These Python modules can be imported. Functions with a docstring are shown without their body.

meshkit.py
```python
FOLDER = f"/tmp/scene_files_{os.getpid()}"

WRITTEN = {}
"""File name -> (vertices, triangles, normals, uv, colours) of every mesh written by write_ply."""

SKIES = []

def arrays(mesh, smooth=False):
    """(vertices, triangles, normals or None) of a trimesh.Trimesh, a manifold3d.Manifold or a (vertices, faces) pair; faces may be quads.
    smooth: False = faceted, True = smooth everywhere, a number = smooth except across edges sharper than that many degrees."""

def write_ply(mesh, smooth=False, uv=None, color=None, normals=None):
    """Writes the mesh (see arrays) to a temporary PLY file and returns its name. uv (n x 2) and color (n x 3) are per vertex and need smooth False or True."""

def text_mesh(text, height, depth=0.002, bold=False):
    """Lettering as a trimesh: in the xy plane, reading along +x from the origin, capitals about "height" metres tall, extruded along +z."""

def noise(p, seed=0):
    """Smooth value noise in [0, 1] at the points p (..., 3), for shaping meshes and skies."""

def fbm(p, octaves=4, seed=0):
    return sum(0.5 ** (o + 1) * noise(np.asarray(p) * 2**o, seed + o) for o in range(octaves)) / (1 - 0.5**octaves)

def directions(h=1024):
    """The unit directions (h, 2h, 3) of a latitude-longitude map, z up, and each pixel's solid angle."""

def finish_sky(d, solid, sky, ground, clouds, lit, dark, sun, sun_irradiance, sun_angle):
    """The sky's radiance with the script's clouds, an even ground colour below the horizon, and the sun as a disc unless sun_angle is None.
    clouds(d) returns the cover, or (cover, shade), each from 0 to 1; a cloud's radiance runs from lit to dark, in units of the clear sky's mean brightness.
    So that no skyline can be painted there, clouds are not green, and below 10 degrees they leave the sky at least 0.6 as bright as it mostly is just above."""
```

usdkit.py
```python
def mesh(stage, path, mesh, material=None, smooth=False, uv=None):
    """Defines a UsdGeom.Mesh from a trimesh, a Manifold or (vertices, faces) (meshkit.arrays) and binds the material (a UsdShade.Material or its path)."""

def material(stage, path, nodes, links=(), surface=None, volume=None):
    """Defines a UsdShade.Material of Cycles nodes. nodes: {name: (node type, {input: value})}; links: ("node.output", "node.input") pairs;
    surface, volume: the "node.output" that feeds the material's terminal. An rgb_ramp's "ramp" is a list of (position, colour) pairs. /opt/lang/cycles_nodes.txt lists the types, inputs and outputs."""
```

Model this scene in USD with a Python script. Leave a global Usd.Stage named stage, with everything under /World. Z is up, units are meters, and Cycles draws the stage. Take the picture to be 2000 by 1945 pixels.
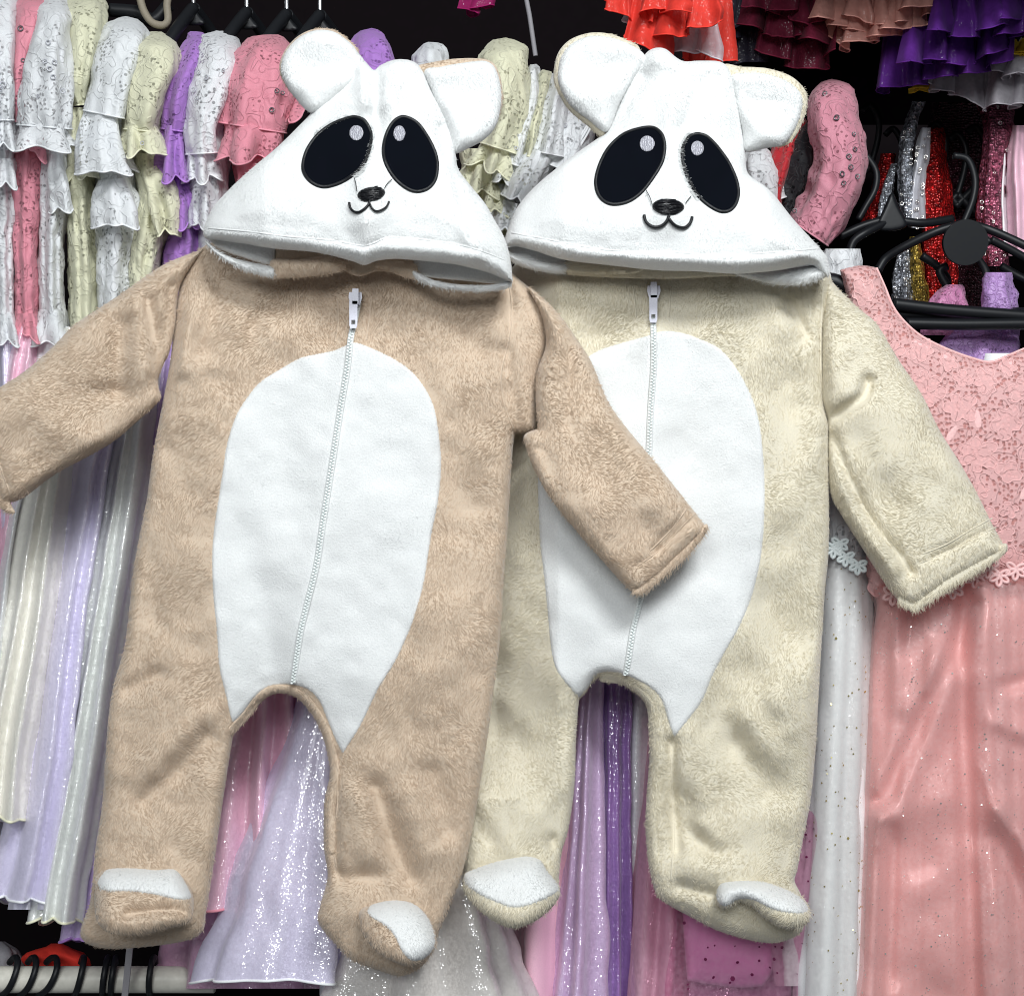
import math, random
import numpy as np, trimesh, shapely, usdkit, meshkit
from pxr import Usd, UsdGeom, UsdLux, UsdShade, Gf, Sdf, Vt
from scipy.spatial import Delaunay, cKDTree
from shapely.geometry import Polygon

stage = Usd.Stage.CreateInMemory()
UsdGeom.SetStageUpAxis(stage, 'Z'); UsdGeom.SetStageMetersPerUnit(stage, 1.0)
UsdGeom.Xform.Define(stage, '/World')
random.seed(5)
rng = np.random.default_rng(7)

# ---------------------------------------------------------------- camera, light
CY, D0, S, Z0 = -1.20, 1.15, 0.00043, 1.25        # camera y, distance of the front garments, metres per photo pixel there, eye height
cam = UsdGeom.Camera.Define(stage, '/World/camera')
cam.AddTranslateOp().Set(Gf.Vec3d(0, CY, Z0)); cam.AddRotateXOp().Set(90.0)
cam.CreateHorizontalApertureAttr(36.0); cam.CreateFocalLengthAttr(36.0 * D0 / (2000 * S))
cam.CreateClippingRangeAttr(Gf.Vec2f(0.05, 50)); cam.CreateExposureAttr(0.0)


def lamp(name, pos, target, w, h, power, col):
    l = UsdLux.RectLight.Define(stage, '/World/' + name)
    m = Gf.Matrix4d().SetLookAt(Gf.Vec3d(*pos), Gf.Vec3d(*target), Gf.Vec3d(0, 0.01, 1)).GetInverse()
    l.AddTransformOp().Set(m)
    l.CreateWidthAttr(w); l.CreateHeightAttr(h); l.CreateIntensityAttr(power); l.CreateColorAttr(Gf.Vec3f(*col))
    return l


lamp('unseen_ceiling_lamp', (0.45, -1.55, Z0 + 1.20), (0.0, 0.0, Z0 - 0.20), 0.7, 0.35, 47.0, (0.96, 0.99, 1.0))  # out of view, high at right; lights the suits and throws the main shadows
lamp('unseen_ceiling_lamp_001', (-0.35, -2.7, Z0 + 0.95), (0, 0, Z0 - 0.15), 1.6, 0.7, 11.5, (0.95, 0.985, 1.0))  # unseen lamp behind the camera, placed to brighten fronts and lower skirts
dome = UsdLux.DomeLight.Define(stage, '/World/shop_ambience')
LK = '/World/Looks/'
UsdShade.MaterialBindingAPI.Apply(dome.GetPrim()).Bind(usdkit.material(stage, LK + 'ambience', {'b': ('background_shader', {'color': (0.86, 0.93, 1.0), 'strength': 0.13})}, surface='b.background'))

# ---------------------------------------------------------------- helpers
base, taken = {}, {}


def numbered(path):
    k = taken.get(path, -1) + 1
    taken[path] = k
    return path if k == 0 else f'{path}_{k:03d}'


def thing(name, label, cat, at=(0, 0, 0), group=None, kind=None):
    path = numbered('/World/' + name)
    x = UsdGeom.Xform.Define(stage, path)
    x.AddTranslateOp().Set(Gf.Vec3d(*map(float, at)))
    base[path] = np.array(at, float)
    tag(x.GetPrim(), label, cat, group, kind)
    return path


def tag(p, label=None, cat=None, group=None, kind=None):
    for k, v in (('label', label), ('category', cat), ('group', group), ('kind', kind)):
        if v: p.SetCustomDataByKey(k, v)


def put(parent, name, mesh, mat, smooth=True, kind=None, label=None):
    path = numbered(parent + '/' + name)
    b = base[parent]
    base[path] = b
    if isinstance(mesh, tuple):
        mesh = (np.asarray(mesh[0]) - b, mesh[1])
    else:
        mesh = mesh.copy(); mesh.apply_translation(-b)
    m = usdkit.mesh(stage, path, mesh, mat, smooth=smooth)
    tag(m.GetPrim(), label, None, None, kind)
    return path


def P(px, py, y):
    """The point at depth y that the photograph's pixel (px, py) shows."""
    px, py, y = np.broadcast_arrays(np.asarray(px, float), np.asarray(py, float), np.asarray(y, float))
    k = (y - CY) / D0 * S
    return np.stack([(px - 1000) * k, y, Z0 - (py - 972.5) * k], -1)


def spline(pts, closed=True, step=4.0, cols=2):
    """Catmull-Rom through the points (a doubled point is a corner), resampled about every step pixels."""
    p = np.asarray(pts, float)
    n = len(p)
    out = []
    for i in range(n if closed else n - 1):
        if closed:
            a, b, c, d = p[(i - 1) % n], p[i], p[(i + 1) % n], p[(i + 2) % n]
        else:
            a, b, c, d = p[max(i - 1, 0)], p[i], p[i + 1], p[min(i + 2, n - 1)]
        L = np.linalg.norm(c[:2] - b[:2])
        if L < 1e-6: continue
        m = max(2, int(L / 2))
        t = np.linspace(0, 1, m, endpoint=False)[:, None]
        m1, m2 = (c - a) / 2, (d - b) / 2
        for q in (m1, m2):
            l = np.linalg.norm(q[:2])
            if l > L: q *= L / l
        out.append((2*t**3-3*t**2+1)*b + (t**3-2*t**2+t)*m1 + (-2*t**3+3*t**2)*c + (t**3-t**2)*m2)
    out.append(p[:1] if closed else p[-1:])
    q = np.vstack(out)
    s = np.r_[0, np.cumsum(np.linalg.norm(np.diff(q[:, :2], axis=0), axis=1))]
    k = max(4, int(round(s[-1] / step)))
    u = np.linspace(0, s[-1], k + 1)
    r = np.stack([np.interp(u, s, q[:, j]) for j in range(q.shape[1])], 1)
    return r[:-1] if closed else r


def poly(pts, step=4.0):
    g = Polygon(spline(pts, True, step)).buffer(0)
    return max(g.geoms, key=lambda x: x.area) if hasattr(g, 'geoms') else g


class Slab:
    """A stuffed or folded piece of cloth: an outline with a relief over it."""
    def __init__(s, pts, y0, T=0.02, d0=30, T2=0.0, d1=200, folds=(), noise=0.0015, nscale=70, back=0.3, step=7, seed=1, soft=(1, 1), calm=None):
        s.calm = calm
        s.soft = soft
        s.poly = pts if isinstance(pts, Polygon) else poly(pts)
        s.y0 = y0 if callable(y0) else (lambda q, v=y0: np.full(len(q), v))
        s.T, s.d0, s.T2, s.d1, s.noise, s.ns, s.back, s.step, s.seed = T, d0, T2, d1, noise, nscale, back, step, seed
        s.edge = cKDTree(s.ring(0, 2.0))
        s.folds = [(cKDTree(spline(f[0], False, 3.0)), f[1] * s.soft[0], f[2] * s.soft[1]) for f in folds]

    def ring(s, inset, step):
        g = s.poly.buffer(-inset) if inset else s.poly
        rings = []
        for h in (g.geoms if hasattr(g, 'geoms') else [g]):
            if h.is_empty: continue
            e = h.exterior
            n = max(8, int(e.length / step))
            rings.append(np.array([e.interpolate(i / n, normalized=True).coords[0] for i in range(n)]))
        return np.vstack(rings) if rings else np.zeros((0, 2))

    def relief(s, q):
        d = s.edge.query(q)[0]
        d = np.where(shapely.contains_xy(s.poly, q[:, 0], q[:, 1]), d, 0)
        circ = lambda u: np.sqrt(np.maximum(0, 1 - (1 - np.clip(u, 0, 1)) ** 2))
        h = s.T * circ(d / s.d0) + (s.T2 * circ(d / s.d1) if s.T2 else 0)
        w = np.clip(d / 22, 0, 1)
        if s.noise:
            q3 = np.c_[q / s.ns, np.full(len(q), s.seed * 3.7)]
            k = 1.0
            if s.calm is not None:
                cd = cKDTree(np.array(s.calm.exterior.coords)).query(q)[0] * np.where(shapely.contains_xy(s.calm, q[:, 0], q[:, 1]), -1, 1)
                k = np.clip(0.75 + cd / 90, 0.45, 1)
            h = h + k * w * s.noise * (meshkit.fbm(q3, 3, s.seed) - 0.5) * 4
        for kd, amp, wid in s.folds:
            h = h + w * amp * np.exp(-(kd.query(q)[0] / wid) ** 2)
        return h

    def depth(s, q):
        q = np.asarray(q, float)
        return s.y0(q) - s.relief(q)

    def mesh(s, out=0.0):
        rings = [s.ring(i, 4 if i < 3 else 6) for i in (0, 1.2, 3.5, 7, 12)]
        x0, y0, x1, y1 = s.poly.bounds
        st = s.step
        gx, gy = np.meshgrid(np.arange(x0, x1, st), np.arange(y0, y1, st * 0.87))
        gx = gx + (np.arange(gx.shape[0]) % 2)[:, None] * st / 2
        g = np.c_[gx.ravel(), gy.ravel()]
        inner = s.poly.buffer(-15)
        g = g[shapely.contains_xy(inner, g[:, 0], g[:, 1])] if not inner.is_empty else g[:0]
        q = np.vstack([*rings, g])
        n0 = len(rings[0])
        tri = Delaunay(q).simplices
        c = q[tri].mean(1)
        tri = tri[shapely.contains_xy(s.poly.buffer(0.3), c[:, 0], c[:, 1])]
        a = q[tri]
        area = np.cross(a[:, 1] - a[:, 0], a[:, 2] - a[:, 0])
        tri = np.where((area > 0)[:, None], tri, tri[:, ::-1])[np.abs(area) > 1e-3]
        h = s.relief(q); yy = s.y0(q)
        h[:n0] = 0
        f = P(q[:, 0], q[:, 1], yy - h - out)
        b = P(q[:, 0], q[:, 1], yy + np.maximum(h, 0) * s.back + out)
        m = len(q)
        idx = np.arange(m) + m; idx[:n0] = np.arange(n0)        # the rim is shared
        v = np.vstack([f, b])
        return v, np.vstack([tri[:, [0, 1, 2]], idx[tri][:, [0, 2, 1]]])

    def frame(s, q):
        p = P(q[:, 0], q[:, 1], s.depth(q))
        e = 2.0
        ax = P(q[:, 0] + e, q[:, 1], s.depth(q + [e, 0])) - P(q[:, 0] - e, q[:, 1], s.depth(q - [e, 0]))
        ay = P(q[:, 0], q[:, 1] + e, s.depth(q + [0, e])) - P(q[:, 0], q[:, 1] - e, s.depth(q - [0, e]))
        n = np.cross(ay, ax)
        n /= np.linalg.norm(n, axis=1, keepdims=True) + 1e-12
        n *= np.where(n[:, 1:2] > 0, -1, 1)
        ax /= np.linalg.norm(ax, axis=1, keepdims=True); ay /= np.linalg.norm(ay, axis=1, keepdims=True)
        return p, n, ax, ay


def clean(v, f):
    m = trimesh.Trimesh(v, f, process=False); m.remove_unreferenced_vertices()
    return m


def fur(parent, slab, density, length, mat, width=0.00032, masks=(), base_angle=0.0, lift=0.55, swirl=1.0, seed=1, clump=0.9, name='fur', only=None):
    r = np.random.default_rng(seed)
    g = slab.poly
    for m in masks: g = g.difference(m)
    if only is not None: g = g.intersection(only)
    g = g.intersection(shapely.box(-30, -30, 2030, 1975))
    if g.is_empty: return
    x0, y0, x1, y1 = g.bounds
    n = int((x1 - x0) * (y1 - y0) * density)
    q = np.c_[r.uniform(x0, x1, n), r.uniform(y0, y1, n)]
    q = q[shapely.contains_xy(g, q[:, 0], q[:, 1])]
    p, nor, ax, ay = slab.frame(q)
    n = len(q)
    z = np.full((n, 1), seed * 1.7)
    a = base_angle + swirl * 3.0 * (meshkit.fbm(np.c_[q / 95, z], 3, seed) - 0.5) * 2
    rough = np.clip((meshkit.fbm(np.c_[q / 75, z], 2, seed + 21) - 0.42) * 4, 0.06, 1)      # smooth and ruffled patches of pile
    a = a + clump * rough * (meshkit.noise(np.c_[q / 7, z], seed + 9) - 0.5) * 2.6 + r.normal(0, 0.2, n)
    lf = lift * (0.10 + 1.8 * meshkit.fbm(np.c_[q / 70, z], 2, seed + 4)) + clump * rough * 0.35 * (meshkit.noise(np.c_[q / 8, z], seed + 14) - 0.5) + r.normal(0, 0.09, n)
    t = ax * np.sin(a)[:, None] + ay * np.cos(a)[:, None]
    d = nor * np.maximum(lf, 0.15)[:, None] + t
    d /= np.linalg.norm(d, axis=1, keepdims=True)
    L = (length * r.uniform(0.65, 1.2, n))[:, None]
    d2 = d + t * 0.5 + np.array([0, 0, -0.15]); d2 /= np.linalg.norm(d2, axis=1, keepdims=True)
    p0 = p - nor * 0.0004
    p1 = p0 + d * L * 0.55
    p2 = p1 + d2 * L * 0.45
    pts = np.stack([p0, p1, p2], 1).reshape(-1, 3) - base[parent]
    w = np.tile([width, width * 0.85, width * 0.3], n)
    path = numbered(parent + '/' + name)
    c = UsdGeom.BasisCurves.Define(stage, path)
    c.CreateTypeAttr('linear')
    c.CreatePointsAttr(Vt.Vec3fArray.FromNumpy(pts.astype(np.float32)))
    c.CreateCurveVertexCountsAttr(Vt.IntArray.FromNumpy(np.full(n, 3, np.int32)))
    c.CreateWidthsAttr(Vt.FloatArray.FromNumpy(w.astype(np.float32))); c.SetWidthsInterpolation('vertex')
    UsdShade.MaterialBindingAPI.Apply(c.GetPrim()).Bind(mat)
    tag(c.GetPrim(), kind='stuff')
    global hairs
    hairs += n


hairs = 0


def sweep(pts, rad, sides=8, caps=True, closed=False):
    """A tube along 3-D points."""
    p = np.asarray(pts, float); n = len(p)
    r = np.broadcast_to(np.asarray(rad, float), (n,))
    t = (np.roll(p, -1, 0) - np.roll(p, 1, 0)) if closed else np.gradient(p, axis=0)
    t /= np.linalg.norm(t, axis=1, keepdims=True) + 1e-12
    ref = np.array([0.03, 1.0, 0.05])
    a = np.cross(t, ref)
    bad = np.linalg.norm(a, axis=1) < 0.05
    a[bad] = np.cross(t[bad], [1.0, 0, 0.1])
    a /= np.linalg.norm(a, axis=1, keepdims=True)
    b = np.cross(t, a)
    th = np.arange(sides) * 2 * np.pi / sides
    v = (p[:, None] + r[:, None, None] * (np.cos(th)[None, :, None] * a[:, None] + np.sin(th)[None, :, None] * b[:, None])).reshape(-1, 3)
    k = n if closed else n - 1
    i, j = np.meshgrid(np.arange(k), np.arange(sides), indexing='ij')
    i2, j2 = (i + 1) % n, (j + 1) % sides
    q = np.stack([i*sides+j, i*sides+j2, i2*sides+j2, i2*sides+j], -1).reshape(-1, 4)
    f = np.vstack([q[:, [0, 1, 2]], q[:, [0, 2, 3]]])
    if caps and not closed:
        v = np.vstack([v, p[0], p[-1]])
        m = n * sides
        c1 = np.stack([np.full(sides, m), (np.arange(sides)+1) % sides, np.arange(sides)], 1)
        o = (n-1)*sides
        c2 = np.stack([np.full(sides, m+1), o+np.arange(sides), o+(np.arange(sides)+1) % sides], 1)
        f = np.vstack([f, c1, c2])
    return v, f


def join(parts):
    vs, fs, o = [], [], 0
    for v, f in parts:
        vs.append(v); fs.append(np.asarray(f) + o); o += len(v)
    return np.vstack(vs), np.vstack(fs)


def cord(pts, slab_or_y, rad, closed=False, step=5, lift=0.0, sides=7):
    q = spline(pts, closed, step)
    y = slab_or_y.depth(q) - lift if isinstance(slab_or_y, Slab) else np.full(len(q), slab_or_y)
    return sweep(P(q[:, 0], q[:, 1], y), rad, sides, True, closed)


def drape(st, sides=84, seed=0, pleats=0, pa=(0.0, 0.0), wr=0.0015, ws=55, orient=False, wave=0.0, row=6.0, cap=False):
    """A hanging sleeve, bodice or skirt: rings (px, py, depth y, half width px, half depth m) joined and wrinkled. Returns mesh, first and last ring."""
    r = np.random.default_rng(seed + 100)
    c = spline(st, False, row)
    n = len(c)
    t = np.linspace(0, 1, n)
    if cap:                                             # a rounded shoulder
        s0 = np.r_[0, np.cumsum(np.linalg.norm(np.diff(c[:, :2], axis=0), axis=1))]
        u = np.clip((s0 + 1.5) / (0.95 * c[0, 3] + 6), 0, 1)
        c = c.copy(); k = np.sqrt(1 - (1 - u) ** 2); c[:, 3] *= k; c[:, 4] *= k
    th = np.arange(sides) * 2 * np.pi / sides
    tang = np.gradient(c[:, :2], axis=0); tang /= np.linalg.norm(tang, axis=1, keepdims=True) + 1e-9
    nx = np.stack([tang[:, 1], -tang[:, 0]], 1) if orient else np.tile([1.0, 0], (n, 1))
    nx *= np.where(nx[:, :1] < 0, -1, 1)
    if wr:                                              # cloth never hangs quite straight
        jit = lambda k, a: a * (meshkit.fbm(np.c_[np.cumsum(np.r_[0, np.linalg.norm(np.diff(c[:, :2], axis=0), axis=1)]) / 70, np.full(n, seed + k * 7.3), np.zeros(n)], 2, seed % 90 + k) - 0.5) * 2
        ease = np.clip(t * 6, 0, 1)
        c = c.copy(); c[:, 0] += jit(1, min(6.0, wr * 1300)) * ease; c[:, 3] *= 1 + jit(2, min(0.16, wr * 42)) * ease
    f = np.zeros((n, sides))
    if pleats:
        ks = [max(2, int(pleats * x)) for x in (0.6, 1, 1.45)]
        for k, am in zip(ks, (0.55, 0.8, 0.35)):
            ph, dr = r.uniform(0, 6.28), r.uniform(-0.8, 0.8)
            f += am * np.sin(k * th[None] + ph + dr * t[:, None] + 0.8 * np.sin(2 * th[None] + ph))
        f = np.sign(f) * np.abs(f) ** 0.8
    amp = (pa[0] + (pa[1] - pa[0]) * t)[:, None]
    rr = 1 + amp * f
    ox = c[:, 3:4] * np.cos(th)[None] * rr
    px = c[:, :1] + ox * nx[:, :1]
    py = c[:, 1:2] + ox * nx[:, 1:2] + wave * (t[:, None] ** 3) * f
    y = c[:, 2:3] + c[:, 4:5] * np.sin(th)[None] * rr
    v = P(px, py, y)
    if wr:
        ctr = P(c[:, 0], c[:, 1], c[:, 2])[:, None]
        rad = v - ctr; rad /= np.linalg.norm(rad, axis=2, keepdims=True) + 1e-9
        s3 = np.array([ws, ws, ws * 0.55])
        w = meshkit.fbm(v * s3 + seed * 5.1, 3, seed % 50) - 0.5
        ridge = 0.5 - np.sqrt((meshkit.fbm(v * s3 * 1.5 + seed * 2.3, 2, seed % 50 + 3) - 0.5) ** 2 + 0.004) * 3
        v = v + rad * (w * 3.2 * wr + ridge * 1.3 * wr)[..., None]
    i, j = np.meshgrid(np.arange(n - 1), np.arange(sides), indexing='ij')
    j2 = (j + 1) % sides
    q = np.stack([i*sides+j, (i+1)*sides+j, (i+1)*sides+j2, i*sides+j2], -1).reshape(-1, 4)
    fa = np.vstack([q[:, [0, 1, 2]], q[:, [0, 2, 3]]])
    vv = v.reshape(-1, 3)
    if cap:
        vv = np.vstack([vv, v[0].mean(0)])
        fa = np.vstack([fa, np.stack([np.full(sides, len(vv) - 1), np.arange(sides), (np.arange(sides) + 1) % sides], 1)])
    return (vv, fa), v[0], v[-1]


def ruffle(edge, height, y, amp, waves, seed=0, rows=18, lean=0.0, curl=20):
    """A gathered frill: its lower edge follows the pixels of edge, fluted in depth."""
    r = np.random.default_rng(seed + 900)
    e = spline(edge, False, 3.0); n = len(e)
    s = np.linspace(0, 1, n)
    n1 = lambda f, k: meshkit.fbm(np.c_[s * f, np.full(n, seed * 1.3 + k), np.zeros(n)], 2, seed + k) - 0.5
    ph = 2 * np.pi * waves * (s + 0.30 * n1(3.1, 1) + 0.12 * n1(8.0, 2)) + r.uniform(0, 6)
    am = 0.45 + 1.5 * np.clip(0.5 + 1.6 * n1(5.0, 3), 0, 1)
    fl = am * (np.sin(ph) + 0.45 * np.sin(2.3 * ph + 1.3) + 0.2 * np.sin(5.1 * ph))
    gl = am * np.cos(ph)
    e = e + np.c_[np.zeros(n), 18 * n1(5.0, 4) + 3 * n1(14.0, 5)]
    hv = np.array([1.0]) * height * (1 + 0.12 * np.sin(2.3 * ph))
    V = []
    for k in range(rows):
        t = k / (rows - 1)                    # 0 top, 1 lower edge
        a = t ** 1.3 * (1 - 0.35 * max(0, t - 0.8) / 0.2 * np.clip(gl, 0, 1))
        px = e[:, 0] + gl * curl * a + lean * (1 - t)
        py = e[:, 1] - hv * (1 - t) + fl * 3 * a
        yy = y + amp * fl * a
        v = P(px, py, yy)
        v = v + 0.0016 * (meshkit.fbm(v * 90, 2, seed + 3)[:, None] - 0.5) * [0, 3, 0]
        V.append(v)
    V = np.array(V)
    i, j = np.meshgrid(np.arange(rows - 1), np.arange(n - 1), indexing='ij')
    q = np.stack([i*n+j, (i+1)*n+j, (i+1)*n+j+1, i*n+j+1], -1).reshape(-1, 4)
    return (V.reshape(-1, 3), np.vstack([q[:, [0, 1, 2]], q[:, [0, 2, 3]]])), V[-1]


# ---------------------------------------------------------------- materials
M = {}


def keep(name, *a, **k):
    M[name] = usdkit.material(stage, LK + name, *a, **k)
    return M[name]


def plush(name, col, var=0.06):
    c = np.array(col)
    keep(name + '_pile', {
        'h': ('hair_info', {}), 'w': ('white_noise_texture', {'dimensions': '1D'}),
        'r': ('rgb_ramp', {'ramp': [(0, c * (1 - var * 2)), (0.5, c), (1, np.minimum(1, c * (1 + var)))]}),
        'p': ('principled_bsdf', {'roughness': 0.42, 'specular_ior_level': 0.5, 'sheen_weight': 0.3, 'sheen_roughness': 0.35}),
        't': ('translucent_bsdf', {}), 'm': ('mix_closure', {'fac': 0.25})},
        [('h.index', 'w.w'), ('w.value', 'r.fac'), ('r.color', 'p.base_color'), ('r.color', 't.color'), ('p.BSDF', 'm.closure1'), ('t.BSDF', 'm.closure2')], surface='m.closure')
    keep(name + '_cloth', {
        'g': ('geometry', {}), 'n': ('noise_texture', {'scale': 700.0, 'detail': 3.0}),
        'r': ('rgb_ramp', {'ramp': [(0.3, c * 0.9), (0.7, c)]}),
        'b': ('bump', {'strength': 0.6, 'distance': 0.001}),
        'p': ('principled_bsdf', {'roughness': 0.95, 'specular_ior_level': 0.1, 'sheen_weight': 0.3})},
        [('g.position', 'n.vector'), ('n.fac', 'r.fac'), ('n.fac', 'b.height'), ('b.normal', 'p.normal'), ('r.color', 'p.base_color')], surface='p.BSDF')


plush('tan', (0.64, 0.515, 0.395), 0.035)
plush('cream', (0.74, 0.685, 0.55), 0.035)
plush('white', (0.785, 0.795, 0.79), 0.015)


def plain(name, col, rough=0.6, spec=0.3, bump=0.3, scale=900.0, **kw):
    keep(name, {'g': ('geometry', {}), 'n': ('noise_texture', {'scale': scale, 'detail': 2.0}), 'b': ('bump', {'strength': bump, 'distance': 0.0006}),
                'v': ('rgb_ramp', {'ramp': [(0.25, np.array(col) * 0.88), (0.75, np.minimum(1, np.array(col) * 1.06))]}),
                'p': ('principled_bsdf', {'roughness': rough, 'specular_ior_level': spec, **kw})},
         [('g.position', 'n.vector'), ('n.fac', 'b.height'), ('n.fac', 'v.fac'), ('v.color', 'p.base_color'), ('b.normal', 'p.normal')], surface='p.BSDF')


plain('black_felt', (0.0035, 0.0045, 0.0075), 0.95, 0.03, 0.4, 1500)
plain('black_thread', (0.005, 0.006, 0.008), 0.42, 0.4, 0.5, 1500)
plain('zip_tape', (0.84, 0.87, 0.86), 0.8, 0.2)
plain('zip_teeth', (0.82, 0.87, 0.86), 0.35, 0.5, 0.0)
plain('zip_metal', (0.62, 0.62, 0.72), 0.3, 0.6, 0.05)
plain('dark_hole', (0.03, 0.03, 0.04), 0.6, 0.2)
plain('black_plastic', (0.007, 0.008, 0.010), 0.45, 0.3, 0.04, 300)
plain('steel', (0.55, 0.56, 0.58), 0.3, 0.5, 0.05, metallic=0.9)
plain('dark_wall', (0.005, 0.003, 0.004), 0.9, 0.1, 0.2, 60)
plain('rail_paint', (0.62, 0.60, 0.53), 0.4, 0.5, 0.1, 200)
plain('dull_beige', (0.24, 0.21, 0.16), 0.6, 0.3)
plain('grey_strap', (0.30, 0.29, 0.31), 0.6, 0.3)
plain('sequin_clear', (0.45, 0.46, 0.50), 0.2, 0.8, 0.0)
plain('sequin_dark', (0.09, 0.08, 0.09), 0.15, 0.8, 0.0)
plain('gold_flake', (0.75, 0.62, 0.25), 0.2, 0.8, 0.0, metallic=0.8)
plain('silver_flake', (0.9, 0.86, 0.82), 0.18, 0.8, 0.0, metallic=0.8)
plain('magenta_flake', (0.16, 0.01, 0.07), 0.3, 0.6, 0.0)
plain('eye_glint', (0.46, 0.46, 0.50), 0.5, 0.5, 0.6, 1200)
# the eye glints are embroidered in straight parallel threads
keep('glint_thread', {'g': ('geometry', {}), 'w': ('wave_texture', {'wave_type': 'bands', 'bands_direction': 'x', 'scale': 210.0, 'distortion': 9.0, 'detail': 3.0, 'detail_scale': 2.0}),
                      'r': ('rgb_ramp', {'ramp': [(0.0, (0.25, 0.25, 0.30)), (1.0, (0.60, 0.60, 0.65))]}), 'b': ('bump', {'strength': 0.8, 'distance': 0.0006}),
                      'p': ('principled_bsdf', {'roughness': 0.4, 'specular_ior_level': 0.6})},
     [('g.position', 'w.vector'), ('w.fac', 'r.fac'), ('w.fac', 'b.height'), ('r.color', 'p.base_color'), ('b.normal', 'p.normal')], surface='p.BSDF')
keep('nose_thread', {'g': ('geometry', {}), 'mp': ('mapping', {'scale': (140.0, 300.0, 620.0)}), 'n': ('noise_texture', {'scale': 1.0, 'detail': 2.0}),
                     'b': ('bump', {'strength': 1.0, 'distance': 0.0015}),
                     'p': ('principled_bsdf', {'base_color': (0.004, 0.004, 0.006), 'roughness': 0.35, 'specular_ior_level': 0.45})},
     [('g.position', 'mp.vector'), ('mp.vector', 'n.vector'), ('n.fac', 'b.height'), ('b.normal', 'p.normal')], surface='p.BSDF')


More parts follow.
